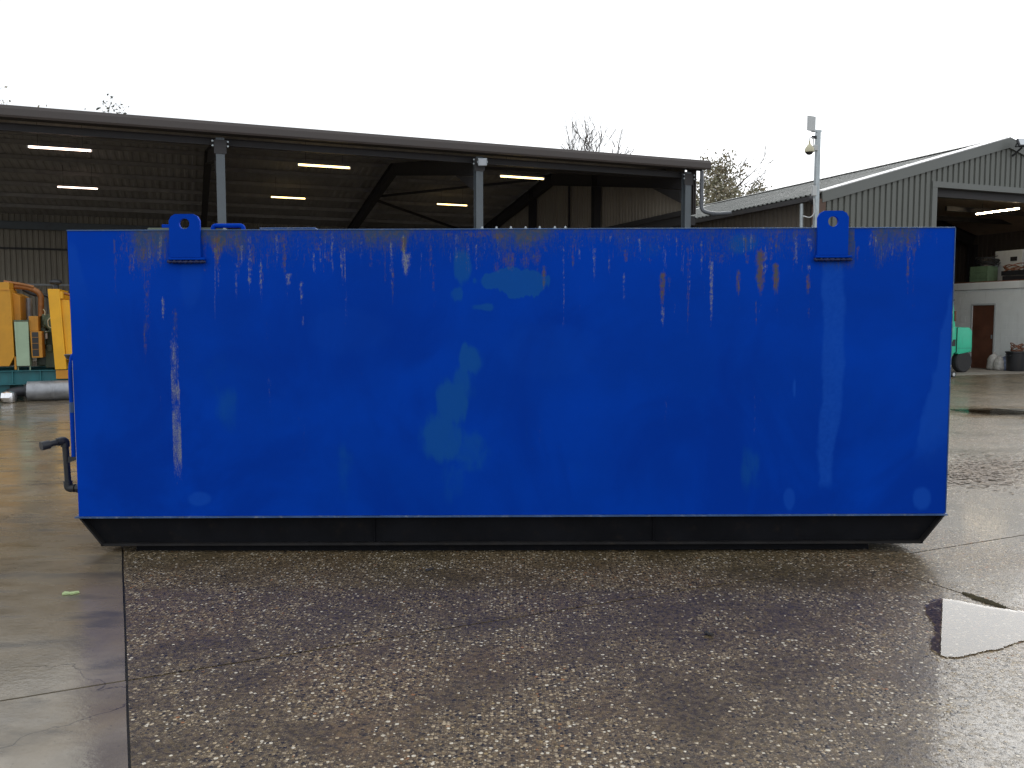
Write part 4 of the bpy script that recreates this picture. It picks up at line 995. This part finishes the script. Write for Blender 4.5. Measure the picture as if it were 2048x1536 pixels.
g = MB(); g.tube(arc_pts([(A_(2),.05,Z_(563)),(A_(40),.05,Z_(568)),(A_(62),.05,Z_(573))], .2, 6), .03, 10); g.build('exhaust_pipe', M['copper'], gs, smooth=True)
g = MB(); g.tube(arc_pts([(A_(36),.25,Z_(578)),(A_(60),.25,Z_(590)),(A_(92),.25,Z_(588)),(A_(99),.25,Z_(640))], .2, 6), .03, 10); g.build('air_hose', M['black_pl'], gs, smooth=True)
g = MB(); g.tube([(A_(42),.5,Z_(642)),(A_(42),.5,Z_(594))], .075, 14); g.build('air_filter', M['silver'], gs, smooth=True)
# radiator end
ra_ = hood([(98,578),(122,578),(130,739),(107,739)], -.45, .9, 'radiator_cowl', M['yellow'], .008)
hood([(123,598),(140,600),(148,720),(130,720)], -.38, .9, 'radiator_guard', M['yellow'], .006)
hood([(141,600),(200,600),(200,720),(149,720)], -.3, .85, 'radiator_core', M['ochre'], .006)
hood([(122.5,583),(128,583),(128,597),(123,597)], -.44, .8, 'cowl_step', M['yellow'], .004)
hood([(108,740.5),(136,740.5),(136,758),(108,758)], -.43, -.36, 'cowl_foot', M['ochre'], .004)
MB().tube([(A_(125),-.2,Z_(585)),(A_(165),-.2,Z_(594))], .03, 8).build('hose', M['copper'], gs, smooth=True)
g = MB(); g.lathe([(.05,0),(.05,.09),(.10,.10),(.115,.13),(.10,.17),(.05,.185),(.0,.19)], c=(A_(110),-.1,Z_(577)), n=16)
g.v = [(x+.012*noise.noise(Vector((x*30,y*30,z*30))), y, z+.012*noise.noise(Vector((x*30,y*30+7,z*30)))) for x, y, z in g.v]
g.build('rain_cap', M['black_iron'], gs, smooth=True)
# silencer lying in front
si = empty('silencer', (gp.x, gp.y-.06, .195), AN); tag(si, 'scuffed silver exhaust silencer lying on the yard below the generator', 'silencer')
g = MB(); g.lathe([(.0,A_(58)),(.15,A_(58)+.003),(.19,A_(60)),(.193,A_(113)),(.195,A_(114)),(.193,A_(115)),(.19,A_(172)),(.15,A_(174)),(0,A_(174))], n=28, axis='x'); g.build('drum', M['silver'], si, smooth=True)
g = MB(); g.tube(arc_pts([(A_(57),0,-.01),(A_(38),-.0,-.02),(A_(16),-.06,-.09)], .12, 6), [.10]*8+[.095], 14) if False else g.tube(arc_pts([(A_(58),0,0),(A_(36),-.02,.0),(A_(14),-.10,-.09)], .14, 7), .10, 14); el = g.build('elbow', M['black_iron'], si, smooth=True)
g = MB(); g.lathe([(.13,A_(55)),(.145,A_(55)+.003),(.145,A_(57.5)),(.13,A_(57.8))], n=20, axis='x'); g.build('flange', M['black_iron'], el, smooth=True)
fo = MB(); fo.lathe([(0,-.10),(.10,-.09),(.15,0),(.13,.09),(.05,.13),(0,.13)], n=22)
fo.v = [(x*(1+.35*noise.noise(Vector((x*9,y*9,z*9)))), y*(1+.35*noise.noise(Vector((x*9+3,y*9,z*9)))), z*(1+.3*noise.noise(Vector((x*9,y*9+5,z*9))))) for x, y, z in fo.v]
fo = fo.build('foil_bundle', M['foil'], None, smooth=True); fo.location = (gp.x-.27, gp.y-.42, .10); tag(fo, 'crumpled shiny foil bundle by the silencer elbow', 'foil')

# ================================================================== TREES
def tree(name, label, base_pt, height, spread, m_leaf, leaf_n, leaf_size, seed, levels=5, clear=.45, up=.5, twig=.008):
    rs = random.Random(seed); e = empty(name, base_pt); tag(e, label, 'tree', 'trees behind the buildings')
    wood = MB(); tips = []
    def grow(p, d, ln, r, lv):
        n = 4; pts = [p]; q = p.copy(); dd = d.copy()
        for k in range(n):
            dd = (dd+Vector((rs.uniform(-1,1), rs.uniform(-1,1), rs.uniform(-.4,.7)*up))*.16).normalized(); q = q+dd*ln/n; pts.append(q.copy())
        wood.tube(pts, [max(twig, r*(1-.45*k/n)) for k in range(n+1)], 5 if lv < 3 else 3, caps=False)
        if lv >= levels-2: tips.extend(pts[1:])
        if lv >= levels: return
        nb = rs.choice((2,3,3)) if lv > 0 else rs.choice((4,5))
        for k in range(nb):
            t = rs.uniform(.45, 1.0) if k else 1.0
            b = pts[min(n, max(1, round(t*n)))]
            ax = Vector((rs.uniform(-1,1), rs.uniform(-1,1), rs.uniform(-.2,.4))).normalized()
            nd = (dd*(1.0 if k == 0 else .75)+ax*spread*(.4 if k == 0 else .9)).normalized()
            grow(b.copy(), nd, ln*rs.uniform(.62,.82), r*(.62 if k == 0 else .5), lv+1)
    ln0 = height*clear
    grow(Vector((0,0,0)), Vector((0,0,1)), ln0, height*.018, 0)
    zmax = max(p[2] for p in wood.v); sc_z = height/zmax
    wood.v = [(x*sc_z, y*sc_z, z*sc_z) for x, y, z in wood.v]
    wood.build('trunk', M['bark'], e)
    if leaf_n:
        b = MB()
        for k in range(leaf_n):
            c = rs.choice(tips)*sc_z + Vector((rs.gauss(0,.16), rs.gauss(0,.16), rs.gauss(0,.14)))
            s_ = leaf_size*rs.uniform(.6,1.4); a = Vector((rs.uniform(-1,1), rs.uniform(-1,1), rs.uniform(-1,1))).normalized(); t = a.orthogonal().normalized(); w2 = a.cross(t)
            b.add([c-t*s_*.5, c+w2*s_*.3, c+t*s_*.5, c-w2*s_*.3], [(0,1,2,3)])
        b.build('crown', M[m_leaf], e)
    return e
def tree_at(name, label, pxl, top, Y, *a, **k):
    q = at(pxl, top, Y); return tree(name, label, (q.x, Y, 0), q.z, *a, **k)
tree_at('bare_tree', 'leafless twiggy tree rising behind the middle of the shed roof', 1118, 238, 38, .42, None, 0, 0, 5, 6, .40, .9, twig=.014)
tree_at('bare_tree', 'thin bare twig tops behind the right end of the shed roof', 1345, 285, 46, .55, None, 0, 0, 8, 5, .42, .9, twig=.014)
tree_at('autumn_tree', 'sparse autumn tree with brown green leaves behind the barn roof', 1384, 312, 46, .85, 'leaf_autumn', 12000, .15, 12, 6, .36, .35)
tree_at('autumn_tree', 'lower leafy tree top just above the far barn roof', 1438, 352, 50, .95, 'leaf_autumn', 9000, .15, 31, 6, .34, .25)
tree_at('leafy_tree', 'small dark leafy tree top above the left shed roof', 212, 183, 44, .35, 'leaf_dark', 2600, .16, 17, 5, .5, .8)
tree_at('leafy_tree', 'pale leafy tree top at the far left above the shed', -4, 172, 46, .6, 'leaf_autumn', 2600, .16, 23, 5, .48, .7)

# ================================================================== SMALL THINGS ON THE GROUND
def fallen_leaf(loc, m, label, size, rz, seed):
    rs = random.Random(seed); g = MB(); n = 18; ring = []
    for k in range(n):
        a = 2*math.pi*k/n; rr_ = size*(.35+.65*abs(math.cos(a))**.7)*(1+.25*math.sin(5*a+seed))*.5
        ring.append((rr_*math.cos(a), rr_*math.sin(a)*.75))
    vs = [(0,0,.010)]+[(x, y, .004+.010*rs.random()) for x, y in ring]+[(0,0,.006)]+[(x, y, .001+.002*rs.random()) for x, y in ring]
    fs = [(0, 1+k, 1+(k+1) % n) for k in range(n)]+[(n+1, n+2+(k+1) % n, n+2+k) for k in range(n)]+[(1+k, n+2+k, n+2+(k+1) % n, 1+(k+1) % n) for k in range(n)]
    g.add(vs, fs); o = g.build('fallen_leaf', m, None); o.location = loc; o.rotation_euler = (0, 0, rz); return tag(o, label, 'leaf', 'fallen leaves on the yard')
fallen_leaf(gnd(140,1188), M['leaf_pale'], 'pale green fallen leaf on the smooth slab left of the tank', .085, .2, 1)
fallen_leaf(gnd(858,1141), M['leaf_black'], 'sodden dark leaf on the slab just before the tank', .055, .7, 2)
fallen_leaf(gnd(1417,1269), M['leaf_black'], 'sodden dark leaf on the slab by the puddle', .048, 2.1, 3)
ms = MB(); rs = random.Random(5)
a0, a1 = gnd(1925,1186), gnd(2010,1216)
for k in range(900):
    t = rs.betavariate(1.6, 1.6); p = a0.lerp(a1, t); d = (a1-a0).normalized(); nn = Vector((-d.y, d.x, 0)); w_ = .022*math.sin(math.pi*t)**.5
    p = p+nn*rs.gauss(0, w_*.6); r_ = rs.uniform(.003,.008)
    ms.add([(p.x+r_*math.cos(q), p.y+r_*math.sin(q), .001) for q in (0,1.57,3.14,4.71)]+[(p.x, p.y, .003+r_*.8)], [(0,1,4),(1,2,4),(2,3,4),(3,0,4)])
tag(ms.build('mud_patch', M['moss']), 'muddy moss gathered in the slab joint beside the puddle', 'mud', kind='stuff')
lt = MB()
for k in range(1500):
    c = gnd(rs.gauss(1960, 50), rs.gauss(948, 12)) if k < 1000 else gnd(rs.gauss(1985, 60), rs.gauss(930, 9))
    s_ = rs.uniform(.012,.04); a = rs.uniform(0, 6.28)
    lt.add([(c.x+s_*math.cos(a+q)*(1 if i % 2 else .5), c.y+s_*math.sin(a+q)*(1 if i % 2 else .5), .002+rs.random()*.008) for i, q in enumerate((0,1.57,3.14,4.71))], [(0,1,2,3)])
tag(lt.build('leaf_litter', M['litter']), 'brown leaf litter strewn over the slabs right of the tank', 'leaves', kind='stuff')
